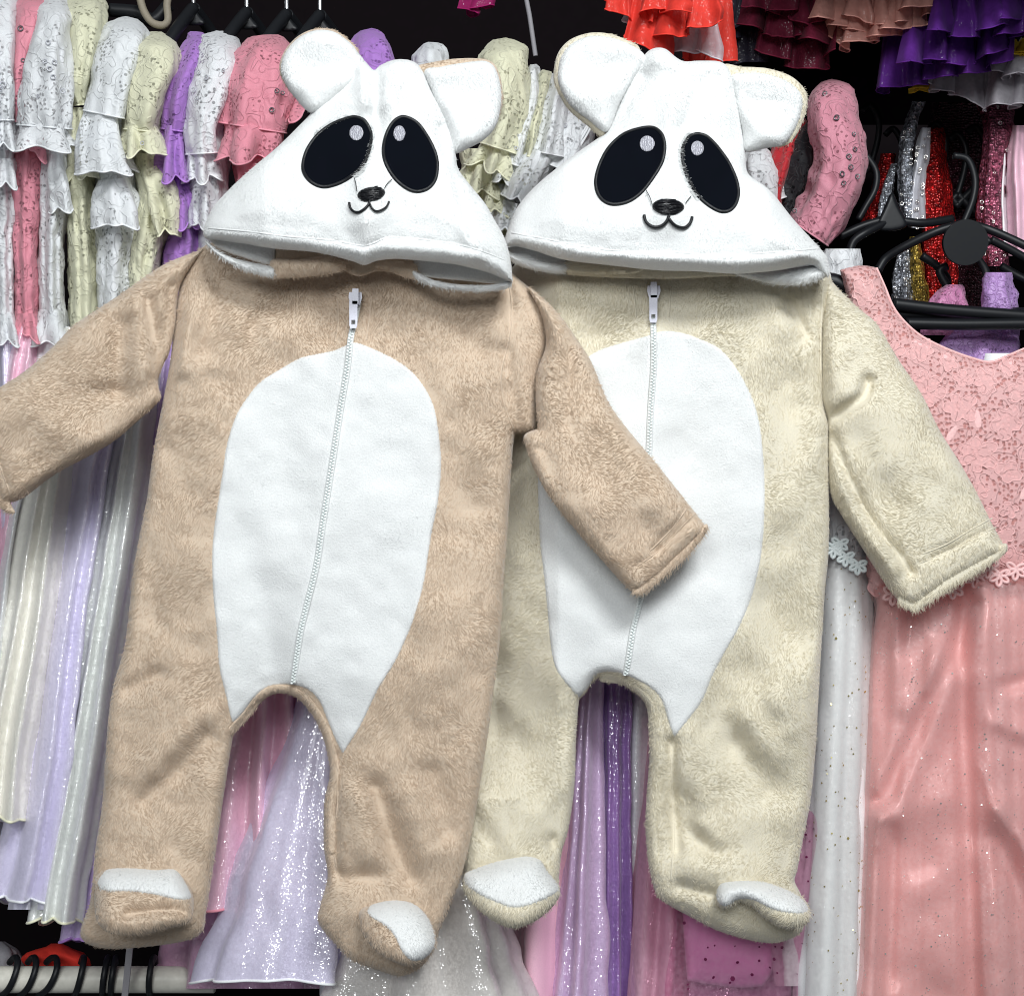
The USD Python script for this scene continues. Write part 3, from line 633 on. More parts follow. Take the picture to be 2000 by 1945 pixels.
A = dict(
    seed=11, swirl=1.25,
    body=[(430, 470), (386, 492), (352, 560), (340, 640), (332, 710), (322, 763), (311, 820), (297, 899), (286, 977), (265, 1085), (254, 1174), (243, 1263), (222, 1336), (211, 1408), (204, 1515), (197, 1587),
          (186, 1658), (182, 1712), (175, 1766), (164, 1794), (157, 1823), (168, 1841), (200, 1851), (250, 1851), (322, 1844), (375, 1833), (397, 1816), (402, 1783), (408, 1748), (422, 1658), (440, 1533),
          (458, 1426), (475, 1401), (500, 1372), (526, 1356), (551, 1353), (579, 1362), (604, 1387), (629, 1433), (644, 1487), (644, 1515), (633, 1569), (633, 1658), (640, 1712), (626, 1766), (622, 1801), (650, 1837),
          (686, 1873), (739, 1894), (775, 1905), (807, 1898), (836, 1873), (850, 1837), (865, 1801), (900, 1712), (922, 1623), (943, 1497), (954, 1426), (965, 1337), (975, 1265), (982, 1156), (990, 1049), (997, 942),
          (1002, 870), (1008, 846), (1020, 846), (1045, 836), (1049, 780), (1052, 727), (1068, 670), (1064, 612), (1036, 565), (1004, 536), (960, 480), (700, 455)],
    body_y=lambda q: -0.018 + 0.00001 * (q[:, 1] - 1000) * 0,
    body_folds=[([(640, 590), (640, 660)], -0.002, 14), ([(725, 590), (720, 660)], -0.002, 14), ([(690, 660), (654, 900), (610, 1130), (575, 1330)], 0.003, 26),
                ([(395, 560), (372, 640), (352, 720)], 0.005, 20), ([(430, 520), (420, 600), (400, 680)], -0.004, 22), ([(250, 1345), (310, 1318)], -0.005, 16), ([(285, 1560), (360, 1490), (400, 1440)], -0.006, 18),
                ([(300, 1500), (400, 1400)], 0.004, 22), ([(733, 1540), (768, 1650), (800, 1712)], -0.009, 18), ([(700, 1560), (730, 1660)], 0.005, 24), ([(840, 1510), (866, 1620)], -0.006, 22), ([(800, 1560), (840, 1660)], 0.005, 22),
                ([(650, 1480), (648, 1600), (655, 1700)], -0.006, 9), ([(665, 1712), (745, 1712)], -0.006, 14), ([(480, 1060), (520, 1220), (540, 1330)], -0.004, 30), ([(560, 820), (545, 940)], -0.002, 26),
                ([(890, 900), (910, 1010), (890, 1120)], -0.004, 30), ([(850, 1150), (860, 1290)], 0.004, 32), ([(985, 690), (1000, 760), (1012, 830)], -0.0030, 13), ([(993, 560), (998, 640), (990, 720)], -0.003, 9),
                ([(280, 1080), (300, 1200)], -0.003, 26), ([(880, 600), (930, 680)], -0.004, 26), ([(540, 600), (480, 650), (440, 740)], -0.003, 24), ([(470, 560), (560, 590), (640, 575)], -0.003, 24)],
    belly=[(689, 668), (654, 683), (590, 697), (554, 716), (508, 745), (483, 774), (461, 809), (443, 863), (433, 924), (425, 977), (417, 1031), (413, 1085), (415, 1156), (422, 1228), (427, 1301), (440, 1358), (447, 1390),
           (453, 1413), (453, 1413), (470, 1402), (497, 1365), (518, 1345), (545, 1338), (572, 1338), (601, 1347), (622, 1369), (636, 1401), (654, 1444), (669, 1474), (669, 1474), (704, 1419), (739, 1347), (768, 1301), (786, 1265), (807, 1215),
           (829, 1138), (843, 1049), (857, 977), (863, 906), (859, 852), (850, 799), (832, 759), (804, 724), (768, 699), (721, 677)],
    binding=[(452, 1424), (478, 1397), (505, 1362), (528, 1347), (552, 1344), (582, 1351), (610, 1376), (637, 1425), (652, 1480), (655, 1520), (648, 1580), (648, 1660)],
    seams=[[(993, 545), (1000, 600), (992, 670), (978, 730), (985, 790), (1002, 836)], [(656, 1480), (660, 1560), (652, 1640), (660, 1710)], [(660, 585), (661, 630), (655, 668)], [(727, 578), (722, 620), (715, 665)]],
    sleeves=[
        dict(pts=[(400, 484), (386, 490), (318, 518), (229, 579), (143, 636), (107, 674), (50, 724), (0, 756), (-60, 790), (-60, 790), (-40, 880), (0, 985), (0, 985), (43, 974), (107, 927), (215, 867), (272, 820), (300, 795), (316, 777), (316, 777), (309, 745), (318, 715), (330, 690), (342, 640), (352, 560)],
             y=const(-0.024), comb=-0.9, folds=[([(240, 640), (232, 760)], -0.006, 18), ([(290, 590), (302, 660), (313, 715)], -0.007, 12), ([(265, 600), (275, 740)], 0.005, 22), ([(200, 770), (290, 760)], -0.005, 20), ([(337, 560), (329, 640), (322, 700)], -0.006, 9), ([(60, 800), (160, 860)], 0.004, 30)],
             stitches=[[(-35, 800), (-10, 880), (22, 970)]], cuff=[(-62, 795), (-40, 800), (0, 900), (22, 985), (30, 1002), (10, 1000), (-25, 960)], cuff_y=const(-0.035)),
        dict(pts=[(1030, 560), (1064, 585), (1097, 620), (1129, 666), (1154, 705), (1195, 797), (1297, 924), (1379, 1028), (1379, 1028), (1374, 1046), (1330, 1088), (1290, 1128), (1258, 1152), (1240, 1158), (1215, 1138), (1186, 1106), (1115, 1024), (1079, 978),
                  (1047, 924), (1022, 858), (1028, 846), (1048, 838), (1051, 838), (1046, 780), (1049, 727), (1066, 670), (1055, 610)],
             y=lambda q: -0.030 - 0.016 * np.clip((q[:, 1] - 700) / 250, 0, 1), comb=0.7, folds=[([(1116, 650), (1112, 720), (1108, 830)], -0.0028, 10), ([(1085, 680), (1080, 790)], 0.003, 24), ([(1140, 780), (1200, 920), (1260, 1030)], -0.003, 40), ([(1175, 830), (1290, 980)], 0.004, 30),
                                           ([(1060, 880), (1090, 960)], -0.003, 16), ([(1285, 1075), (1330, 1035), (1365, 1010)], -0.0035, 7), ([(1290, 1050), (1340, 1005)], -0.002, 5)],
             stitches=[[(1245, 1105), (1290, 1072), (1330, 1030), (1358, 1002)], [(1270, 1075), (1310, 1035), (1342, 992)]],
             cuff=[(1242, 1135), (1290, 1100), (1340, 1060), (1379, 1022), (1382, 1036), (1345, 1084), (1300, 1126), (1262, 1155), (1244, 1163), (1234, 1156)], cuff_y=const(-0.058)),
    ],
    hide=[],
    toes=[dict(lump=[(186, 1715), (205, 1696), (250, 1690), (304, 1692), (342, 1692), (360, 1712), (376, 1745), (378, 1775), (370, 1800), (330, 1812), (270, 1826), (215, 1822), (190, 1800), (184, 1760)], y=const(-0.046),
               cap=[(189, 1730), (197, 1708), (211, 1696), (250, 1691), (304, 1693), (340, 1693), (354, 1708), (370, 1737), (374, 1754), (347, 1757), (304, 1748), (250, 1741), (211, 1741)], folds=[([(250, 1785), (340, 1775), (372, 1790)], -0.009, 12)]),
          dict(lump=[(700, 1783), (712, 1768), (757, 1755), (800, 1759), (829, 1780), (847, 1812), (852, 1844), (836, 1870), (804, 1886), (775, 1880), (740, 1862), (715, 1835), (703, 1808)], y=const(-0.05),
               cap=[(725, 1766), (757, 1756), (800, 1760), (829, 1780), (846, 1812), (850, 1844), (832, 1870), (804, 1876), (782, 1855), (768, 1826), (747, 1805), (728, 1794), (716, 1780)], folds=[])],
    zip=[(700, 590), (694, 620), (685, 660), (679, 713), (665, 799), (654, 870), (640, 960), (629, 1031), (618, 1103), (601, 1174), (588, 1228), (578, 1292), (572, 1334)],
    slider=((694, 585), (690, 617)),
    hood=[(397, 450), (408, 420), (422, 397), (460, 358), (500, 322), (532, 296), (558, 272), (580, 250), (608, 220), (640, 170), (690, 125), (708, 117), (722, 130), (731, 138), (740, 130), (760, 120), (778, 116), (800, 118), (817, 127), (832, 150), (845, 180), (865, 215), (880, 250), (890, 300), (895, 330), (920, 364), (947, 397), (965, 428), (982, 458), (992, 485), (998, 515), (1001, 545), (1001, 552),
          (985, 546), (954, 533), (900, 519), (850, 512), (807, 508), (770, 506), (735, 510), (712, 518), (690, 511), (650, 500), (608, 492), (536, 486), (480, 477), (430, 470), (402, 466)],
    hood_y=lambda q: -0.062 - 0.024 * np.clip((q[:, 1] - 250) / 250, 0, 1) + 0.02 * np.clip((np.abs(q[:, 0] - 715) - 200) / 120, 0, 1),
    hood_folds=[([(731, 140), (733, 190), (738, 260)], -0.005, 12), ([(712, 130), (716, 200)], 0.004, 16), ([(756, 130), (752, 200)], 0.004, 16), ([(865, 250), (885, 330), (905, 400), (925, 460)], -0.005, 9), ([(880, 330), (900, 400), (935, 490)], 0.005, 18), ([(640, 190), (690, 150)], -0.004, 16),
                ([(715, 440), (722, 480), (714, 515)], 0.006, 22), ([(430, 455), (560, 470), (690, 490)], 0.004, 14), ([(760, 485), (880, 495), (980, 530)], 0.004, 14), ([(500, 400), (600, 420)], 0.003, 40), ([(725, 340), (725, 400)], 0.006, 36)],
    brim_stitch=[(408, 446), (480, 452), (560, 462), (650, 470), (712, 480), (760, 464), (840, 470), (920, 484), (985, 508)],
    lining=[(404, 440), (540, 450), (700, 470), (860, 480), (985, 505), (992, 552), (900, 548), (820, 540), (740, 530), (700, 540), (660, 525), (540, 520), (480, 505), (420, 480)],
    lining_y=const(-0.060), lining_parts=[(0, 538, True), (538, 808, False), (808, 2000, True)],
    lips=[dict(pts=[(401, 468), (430, 492), (470, 508), (530, 520), (540, 520), (537, 541), (500, 536), (470, 527), (429, 503), (404, 480)], y=const(-0.068), white=True),
          dict(pts=[(530, 508), (580, 506), (640, 500), (672, 512), (676, 522), (660, 533), (600, 541), (560, 543), (532, 541)], y=const(-0.066), white=False),
          dict(pts=[(735, 512), (780, 510), (812, 516), (818, 540), (822, 550), (790, 542), (755, 528), (732, 522)], y=const(-0.064), white=False, folds=[([(740, 520), (800, 535)], -0.004, 6)]),
          dict(pts=[(806, 528), (850, 548), (905, 556), (960, 556), (998, 548), (999, 558), (985, 566), (940, 570), (890, 567), (845, 560), (815, 548)], y=const(-0.070), white=True)],
    eyes=[[(693, 225), (714, 233), (728, 259), (727, 285), (716, 319), (694, 343), (665, 361), (632, 369), (607, 360), (591, 341), (588, 320), (597, 290), (618, 261), (646, 240), (673, 229)],
          [(783, 225), (806, 230), (824, 245), (843, 274), (855, 302), (858, 327), (853, 354), (837, 372), (814, 378), (792, 371), (769, 352), (751, 323), (745, 298), (749, 268), (763, 239)]],
    glints=[(696, 260, 14, 15.5), (780, 261, 12, 16)],
    nose=(725, 379, 28, 14, -3), lash=[(0, (735, 300, -1.2, 60)), (0, (640, 235, 0.6, 40))],
    mouth=[([(682, 396), (684, 406), (690, 413), (700, 415), (712, 408), (720, 399), (722, 390)], 0.0011), ([(722, 398), (727, 408), (735, 413), (746, 410), (755, 404), (760, 394)], 0.0009)],
    whisk=[[(692, 348), (695, 360), (697, 374)], [(766, 350), (757, 358), (751, 368)]],
    ears=[dict(pts=[(612, 222), (572, 186), (551, 150), (549, 125), (561, 97), (586, 72), (619, 59), (654, 63), (686, 86), (700, 104), (712, 122), (700, 150), (660, 190)], fwd=0.006, folds=[([(590, 120), (640, 140), (680, 130)], -0.006, 40), ([(600, 170), (660, 160)], 0.003, 20)],
               back=[(610, 218), (570, 184), (549, 150), (546, 125), (559, 95), (585, 69), (619, 56), (655, 60), (688, 84), (702, 104), (700, 140), (640, 180)]),
          dict(pts=[(829, 138), (862, 130), (900, 123), (945, 119), (964, 129), (975, 154), (979, 186), (977, 215), (968, 247), (947, 272), (915, 290), (886, 300), (878, 270), (864, 229), (843, 179)], fwd=0.004, folds=[([(860, 170), (920, 180), (960, 200)], -0.005, 40), ([(870, 210), (900, 270)], 0.003, 20)],
               back=[(816, 130), (840, 123), (872, 117), (908, 114), (948, 116), (967, 127), (978, 154), (982, 186), (978, 218), (960, 250), (900, 280), (860, 200), (830, 150)])])

B = dict(
    seed=47, swirl=1.2,
    body=[(1030, 500), (985, 560), (960, 700), (950, 900), (945, 1100), (940, 1300), (925, 1480), (910, 1600), (905, 1680), (906, 1712), (907, 1737), (929, 1766), (961, 1790), (1000, 1800), (1036, 1795), (1075, 1770), (1090, 1740), (1092, 1712), (1097, 1665), (1111, 1615), (1122, 1533), (1125, 1444), (1131, 1369), (1143, 1354), (1161, 1329),
          (1179, 1322), (1208, 1329), (1236, 1347), (1261, 1376), (1267, 1415), (1268, 1480), (1263, 1551), (1261, 1623), (1268, 1694), (1283, 1748), (1308, 1768), (1354, 1793), (1400, 1816), (1454, 1833), (1500, 1841), (1532, 1837), (1562, 1822), (1574, 1795), (1565, 1748), (1552, 1720), (1557, 1700), (1568, 1640), (1582, 1569), (1593, 1462), (1598, 1372),
          (1604, 1265), (1611, 1156), (1618, 1085), (1619, 978), (1617, 870), (1617, 826), (1608, 780), (1606, 720), (1608, 640), (1625, 560), (1610, 520), (1500, 490)],
    body_y=lambda q: 0.010 + 0.034 * np.clip((1090 - q[:, 0]) / 120, 0, 1) * np.clip((1560 - q[:, 1]) / 120, 0, 1) + 0.006 * np.clip((1090 - q[:, 0]) / 120, 0, 1),
    body_folds=[([(1540, 590), (1560, 630), (1575, 655)], -0.006, 12), ([(1515, 600), (1530, 650)], 0.004, 18), ([(1275, 640), (1268, 870), (1250, 1150), (1222, 1320)], 0.003, 26), ([(1390, 1420), (1450, 1480), (1500, 1540)], -0.007, 26), ([(1410, 1380), (1440, 1440)], -0.006, 22), ([(1430, 1390), (1520, 1470)], 0.006, 26), ([(1312, 1450), (1312, 1560), (1322, 1660)], -0.007, 9),
                ([(1330, 1560), (1350, 1620), (1400, 1660)], -0.007, 22), ([(1520, 1360), (1545, 1420)], 0.006, 22), ([(1375, 1615), (1400, 1640)], 0.006, 16), ([(1350, 1690), (1400, 1690)], 0.006, 26), ([(1330, 1730), (1390, 1745)], -0.004, 10), ([(1500, 1180), (1560, 1240)], -0.004, 30), ([(1540, 760), (1560, 860)], -0.004, 30), ([(1500, 1200), (1560, 1300)], -0.003, 26),
                ([(970, 1410), (1020, 1470)], -0.004, 26), ([(1080, 1640), (1100, 1690)], -0.005, 9), ([(1120, 1160), (1160, 1260), (1180, 1300)], 0.003, 30), ([(1440, 1000), (1420, 1150)], 0.002, 40), ([(1350, 900), (1370, 1050)], -0.002, 40), ([(930, 1600), (960, 1640)], -0.004, 16), ([(1600, 600), (1604, 800)], -0.003, 8)],
    belly=[(1293, 646), (1258, 657), (1186, 677), (1147, 697), (1105, 740), (1075, 800), (1055, 870), (1049, 942), (1051, 1000), (1054, 1067), (1061, 1121), (1068, 1192), (1075, 1264), (1083, 1301), (1100, 1329), (1131, 1364), (1131, 1364), (1150, 1342), (1168, 1317), (1195, 1313), (1222, 1319), (1265, 1340), (1290, 1365), (1304, 1408), (1316, 1442), (1316, 1442), (1343, 1408), (1372, 1369), (1393, 1319), (1420, 1269), (1443, 1228),
           (1472, 1156), (1490, 1067), (1495, 978), (1493, 906), (1486, 835), (1472, 781), (1443, 724), (1407, 681), (1354, 656), (1320, 647)],
    binding=[(1180, 1323), (1216, 1327), (1248, 1346), (1276, 1376), (1287, 1420), (1287, 1500), (1282, 1580), (1280, 1660), (1292, 1720)],
    seams=[[(1308, 1440), (1313, 1540), (1316, 1640), (1310, 1720)], [(1607, 560), (1603, 650), (1604, 740), (1612, 800)], [(1236, 560), (1242, 620)], [(1310, 560), (1306, 620)]],
    sleeves=[
        dict(pts=[(1612, 545), (1645, 572), (1675, 601), (1711, 631), (1750, 695), (1800, 770), (1836, 842), (1872, 899), (1908, 963), (1940, 1028), (1965, 1072), (1965, 1072), (1958, 1084), (1908, 1112), (1858, 1140), (1815, 1170), (1790, 1186), (1765, 1180), (1740, 1156), (1711, 1113), (1675, 1056), (1643, 1006), (1622, 965), (1617, 900), (1616, 826), (1604, 780), (1603, 700), (1604, 620)],
             y=const(0.014), comb=0.35, folds=[([(1618, 822), (1650, 800), (1686, 775), (1696, 745)], -0.010, 9), ([(1630, 700), (1650, 760)], 0.007, 30), ([(1622, 850), (1657, 931), (1700, 1013), (1750, 1078), (1779, 1117)], -0.008, 9), ([(1630, 900), (1680, 1010), (1745, 1110)], 0.006, 20), ([(1700, 800), (1720, 900)], 0.005, 30), ([(1690, 860), (1740, 980)], -0.003, 24), ([(1820, 1090), (1900, 1050), (1950, 1022)], -0.003, 6), ([(1790, 760), (1850, 900)], 0.003, 40)],
             stitches=[[(1795, 1100), (1850, 1078), (1900, 1050), (1945, 1030)], [(1800, 1082), (1850, 1062), (1900, 1032), (1938, 1012)]],
             cuff=[(1770, 1150), (1800, 1160), (1850, 1120), (1910, 1090), (1963, 1060), (1966, 1078), (1912, 1119), (1860, 1150), (1812, 1180), (1790, 1196), (1768, 1188), (1752, 1172)], cuff_y=const(0.0)),
    ],
    hide=[A['sleeves'][1]['pts'], [(980, 500), (940, 1320), (900, 1620), (880, 1700), (850, 1700), (800, 500)] + [(900, 480)]],
    toes=[dict(lump=[(906, 1708), (922, 1698), (972, 1680), (1025, 1667), (1056, 1676), (1070, 1698), (1094, 1735), (1086, 1762), (1060, 1788), (1036, 1803), (1000, 1812), (961, 1796), (929, 1770), (907, 1738)], y=const(-0.020),
               cap=[(906, 1708), (922, 1698), (972, 1680), (1025, 1668), (1054, 1677), (1068, 1698), (1092, 1733), (1072, 1752), (1025, 1770), (993, 1771), (936, 1747), (909, 1726)], folds=[]),
          dict(lump=[(1397, 1748), (1407, 1723), (1436, 1717), (1486, 1719), (1532, 1733), (1567, 1751), (1582, 1776), (1580, 1798), (1560, 1812), (1528, 1812), (1490, 1790), (1466, 1768), (1443, 1762), (1418, 1775), (1402, 1768)], y=const(-0.026),
               cap=[(1398, 1748), (1407, 1724), (1436, 1718), (1486, 1720), (1532, 1734), (1565, 1752), (1580, 1776), (1560, 1784), (1515, 1778), (1470, 1758), (1443, 1757), (1418, 1770), (1404, 1764)], folds=[])],
    zip=[(1277, 590), (1276, 627), (1277, 709), (1271, 799), (1268, 870), (1264, 980), (1256, 1100), (1251, 1167), (1237, 1228), (1227, 1292), (1222, 1318)],
    slider=((1277, 572), (1276, 606)),
    hood=[(983, 487), (986, 465), (1007, 411), (1030, 380), (1061, 350), (1115, 307), (1165, 272), (1186, 255), (1215, 190), (1240, 140), (1262, 104), (1280, 94), (1300, 96), (1320, 112), (1336, 120), (1370, 119), (1407, 121), (1425, 136), (1436, 172), (1446, 222), (1452, 268), (1456, 304), (1462, 340), (1504, 372), (1550, 429), (1586, 468), (1606, 490), (1616, 503), (1620, 530), (1617, 543),
          (1600, 530), (1586, 519), (1514, 529), (1443, 535), (1400, 533), (1354, 530), (1300, 529), (1258, 526), (1186, 518), (1104, 508), (1043, 490), (1007, 482)],
    hood_y=lambda q: -0.034 - 0.020 * np.clip((q[:, 1] - 250) / 250, 0, 1) + 0.022 * np.clip((np.abs(q[:, 0] - 1300) - 200) / 120, 0, 1),
    hood_folds=[([(1395, 150), (1360, 200), (1330, 260)], -0.004, 18), ([(1436, 180), (1448, 260), (1462, 340), (1490, 400)], -0.005, 9), ([(1462, 350), (1510, 430), (1560, 490)], 0.004, 22), ([(1210, 210), (1250, 150)], -0.005, 14), ([(1313, 200), (1315, 300)], 0.004, 24), ([(1305, 370), (1305, 420)], 0.006, 36), ([(1010, 468), (1150, 500), (1300, 510), (1450, 515), (1590, 505)], 0.005, 15), ([(1100, 430), (1200, 440)], 0.003, 40), ([(1270, 110), (1330, 130), (1400, 128)], 0.004, 16)],
    brim_stitch=[(1000, 455), (1080, 470), (1180, 488), (1300, 492), (1400, 498), (1500, 494), (1600, 486)],
    lining=[(990, 470), (1100, 480), (1300, 490), (1500, 495), (1605, 505), (1610, 540), (1530, 545), (1430, 540), (1300, 545), (1150, 540), (1040, 528), (996, 508)],
    lining_y=const(-0.026), lining_parts=[(0, 1106, True), (1106, 1438, False), (1438, 2000, True)],
    lips=[dict(pts=[(984, 488), (1020, 502), (1060, 512), (1110, 516), (1108, 530), (1080, 533), (1043, 527), (1000, 511), (985, 498)], y=const(-0.034), white=True),
          dict(pts=[(1104, 512), (1160, 515), (1230, 522), (1260, 524), (1240, 534), (1180, 537), (1120, 535), (1100, 528)], y=const(-0.032), white=False),
          dict(pts=[(1434, 530), (1500, 528), (1560, 522), (1617, 518), (1618, 538), (1586, 552), (1532, 558), (1479, 548), (1440, 538)], y=const(-0.036), white=True)],
    eyes=[[(1268, 245), (1284, 249), (1297, 263), (1302, 286), (1297, 317), (1280, 347), (1256, 378), (1229, 397), (1198, 403), (1176, 395), (1163, 376), (1160, 350), (1170, 315), (1188, 284), (1215, 260), (1243, 249)],
          [(1364, 258), (1383, 264), (1405, 286), (1428, 319), (1442, 352), (1446, 378), (1440, 401), (1426, 415), (1407, 417), (1383, 405), (1360, 384), (1341, 352), (1331, 323), (1329, 292), (1339, 269), (1352, 260)]],
    glints=[(1264, 281, 15, 16), (1362, 290, 13, 15)],
    nose=(1305, 404, 32, 16, 1), lash=[(1, (1325, 330, 1.2, 75))],
    mouth=[([(1258, 420), (1260, 430), (1267, 439), (1279, 444), (1293, 441), (1303, 431), (1307, 420)], 0.0014), ([(1307, 428), (1313, 436), (1323, 443), (1337, 445), (1348, 436), (1352, 424)], 0.0014)],
    whisk=[[(1262, 372), (1269, 385), (1274, 400)], [(1350, 383), (1344, 390), (1339, 397)]],
    ears=[dict(pts=[(1186, 258), (1150, 236), (1112, 205), (1092, 168), (1089, 143), (1096, 110), (1117, 85), (1151, 71), (1186, 72), (1222, 83), (1252, 100), (1262, 118), (1238, 155), (1210, 205)], fwd=0.006, folds=[([(1130, 130), (1180, 140), (1220, 130)], -0.006, 38), ([(1140, 190), (1190, 180)], 0.003, 20)],
               back=[(1181, 268), (1150, 248), (1109, 213), (1084, 168), (1081, 143), (1089, 106), (1112, 79), (1150, 65), (1188, 66), (1225, 79), (1250, 96), (1240, 140), (1200, 220)]),
          dict(pts=[(1428, 150), (1450, 142), (1497, 144), (1541, 160), (1564, 182), (1568, 202), (1562, 232), (1547, 264), (1530, 283), (1500, 289), (1456, 296), (1449, 257), (1437, 204)], fwd=0.004, folds=[([(1450, 190), (1500, 195), (1550, 215)], -0.005, 36), ([(1470, 200), (1530, 200)], -0.002, 10), ([(1460, 230), (1500, 270)], 0.003, 20)],
               back=[(1412, 130), (1450, 131), (1499, 134), (1546, 150), (1573, 177), (1577, 202), (1569, 236), (1552, 270), (1530, 286), (1490, 280), (1440, 200)])])

oa = thing('romper_suit', 'tan plush hooded baby romper with white bear face hood, in front, at left', 'romper', P(560, 1850, -0.02), 'plush hooded romper suits')
onesie(oa, 'tan', A)
ob = thing('romper_suit', 'pale cream plush hooded baby romper half behind the tan one, at right', 'romper', P(1300, 1850, 0.0), 'plush hooded romper suits')
onesie(ob, 'cream', B)
print('hairs', hairs)

# ---------------------------------------------------------------- dresses hanging edge-on along the rear rail
YO = 0.055                                            # how far the rail row stands behind the depths given below


def shift(st):
    return [(a, b, c + YO, d, e) for a, b, c, d, e in st]


def ring_sequins(pts, y, r=6.5):
    t = trimesh.creation.torus(0.0022, 0.0007, major_sections=12, minor_sections=6)
    t.apply_transform(trimesh.transformations.rotation_matrix(math.pi / 2, [1, 0, 0]))
    out = []
    for x, z in pts:
        m = t.copy()
        m.apply_transform(trimesh.transformations.rotation_matrix(random.uniform(-0.5, 0.5), [0, 0, 1]))
        out.append((m.vertices * (r / 6.5) + P(x, z, y), m.faces))
    return join(out)


def on_front(mesh, picks, lift=0.001):
    """Depth of a drape's front side at the picked pixels."""
    v = np.asarray(mesh[0]); v = v[: len(v)]
    k = (v[:, 1] - CY) / D0 * S
    px = np.c_[v[:, 0] / k + 1000, (Z0 - v[:, 2]) / k + 972.5]
    res = []
    for q in picks:
        d = np.linalg.norm(px - q, axis=1)
        near = np.argsort(d)[:14]
        res.append(v[near, 1].min() - lift)
    return np.array(res)


def flakes(mesh, n, size, seed, box=None, lift=0.0012):
    """Small flat glitter flakes lying on the front of a cloth mesh."""
    r = np.random.default_rng(seed)
    tm = trimesh.Trimesh(*mesh, process=False)
    out = []
    pts, fi = trimesh.sample.sample_surface(tm, n * 3, seed=seed)
    nor = tm.face_normals[fi]
    nor = nor * np.where(nor[:, 1:2] > 0, -1, 1)
    c = tm.vertices[:, 1].mean() + 0.004
    k = 0
    th = np.arange(6) * np.pi / 3
    for p, m in zip(pts, nor):
        if p[1] > c or k >= n: continue
        m = m + r.normal(0, 0.35, 3); m /= np.linalg.norm(m)
        a = np.cross(m, [0.1, 0.2, 1.0]); a /= np.linalg.norm(a); b = np.cross(m, a)
        s = size * r.choice([0.6, 0.8, 1.0, 1.5], p=[.35, .35, .22, .08])
        v = p + m * lift + s * (np.cos(th)[:, None] * a + np.sin(th)[:, None] * b)
        out.append((v, np.array([[0, 1, 2], [0, 2, 3], [0, 3, 4], [0, 4, 5]]))); k += 1
    return join(out)


def dress(col, label, seed, sleeve=None, frill=None, bodice=None, skirt=None, under=None, rings=(), orient=True, skirt_mat=None, under_mat=None, hem=True, pleats=7, cat='dress', tie=None):
    st0 = (sleeve or bodice or skirt)[0]
    o = thing(f'{col}_dress', label, cat, P(st0[0], 1500, st0[2] + YO), 'dresses hanging on the rear rail')
    lc, tr = M[col + '_lace'], M[col + '_trim']
    if sleeve:
        m, a, b = drape(shift(sleeve), seed=seed, pleats=5, pa=(0.02, 0.12), wr=0.0034, ws=48, orient=orient, cap=True)
        s = put(o, 'sleeve', m, lc)
        put(s, 'sleeve_edge', sweep(b, 0.0008, 6, False, True), tr)
        inner = (np.asarray(m[0]) * [1, 1, 1] , m[1])
        if rings:
            ys = on_front(m, np.array(rings, float))
            t = [ring_sequins([q], y, random.uniform(4.5, 7)) for q, y in zip(rings, ys)]
            put(s, 'ring_sequin', join(t), M['sequin_dark'] if col in ('pink', 'rose') else M['sequin_clear'], kind='stuff')
    for f in (frill or []):
        m, a, b = drape(shift(f), seed=seed + 3, pleats=5, pa=(0.05, 0.30), wr=0.0034, ws=60, orient=orient, wave=9)
        s = put(o, 'frill', m, lc)
        put(s, 'frill_edge', sweep(b, 0.0009, 6, False, True), tr)
    if bodice:
        m, a, b = drape(shift(bodice), seed=seed + 7, pleats=6, pa=(0.06, 0.08), wr=0.0030, ws=75)
        s = put(o, 'bodice', m, lc)
    if under:
        m, a, b = drape(shift(under), seed=seed + 17, pleats=pleats, pa=(0.10, 0.22), wr=0.0016, ws=30)
        put(o, 'underskirt', m, M[under_mat])
    if skirt:
        m, a, b = drape(shift(skirt), sides=120, seed=seed + 13, pleats=pleats, pa=(0.09, 0.20), wr=0.0016, ws=28, wave=5, row=14)
        s = put(o, 'skirt', m, M[skirt_mat or col + '_organza'])
        if hem: put(s, 'rolled_hem', sweep(b, 0.0013, 6, False, True), M[(hem if isinstance(hem, str) else col) + '_trim'])
    if tie:
        put(o, 'ribbon_tie', join([cord(t, st0[2] - 0.045 + YO, 0.0012) for t in tie]), tr)
    return o


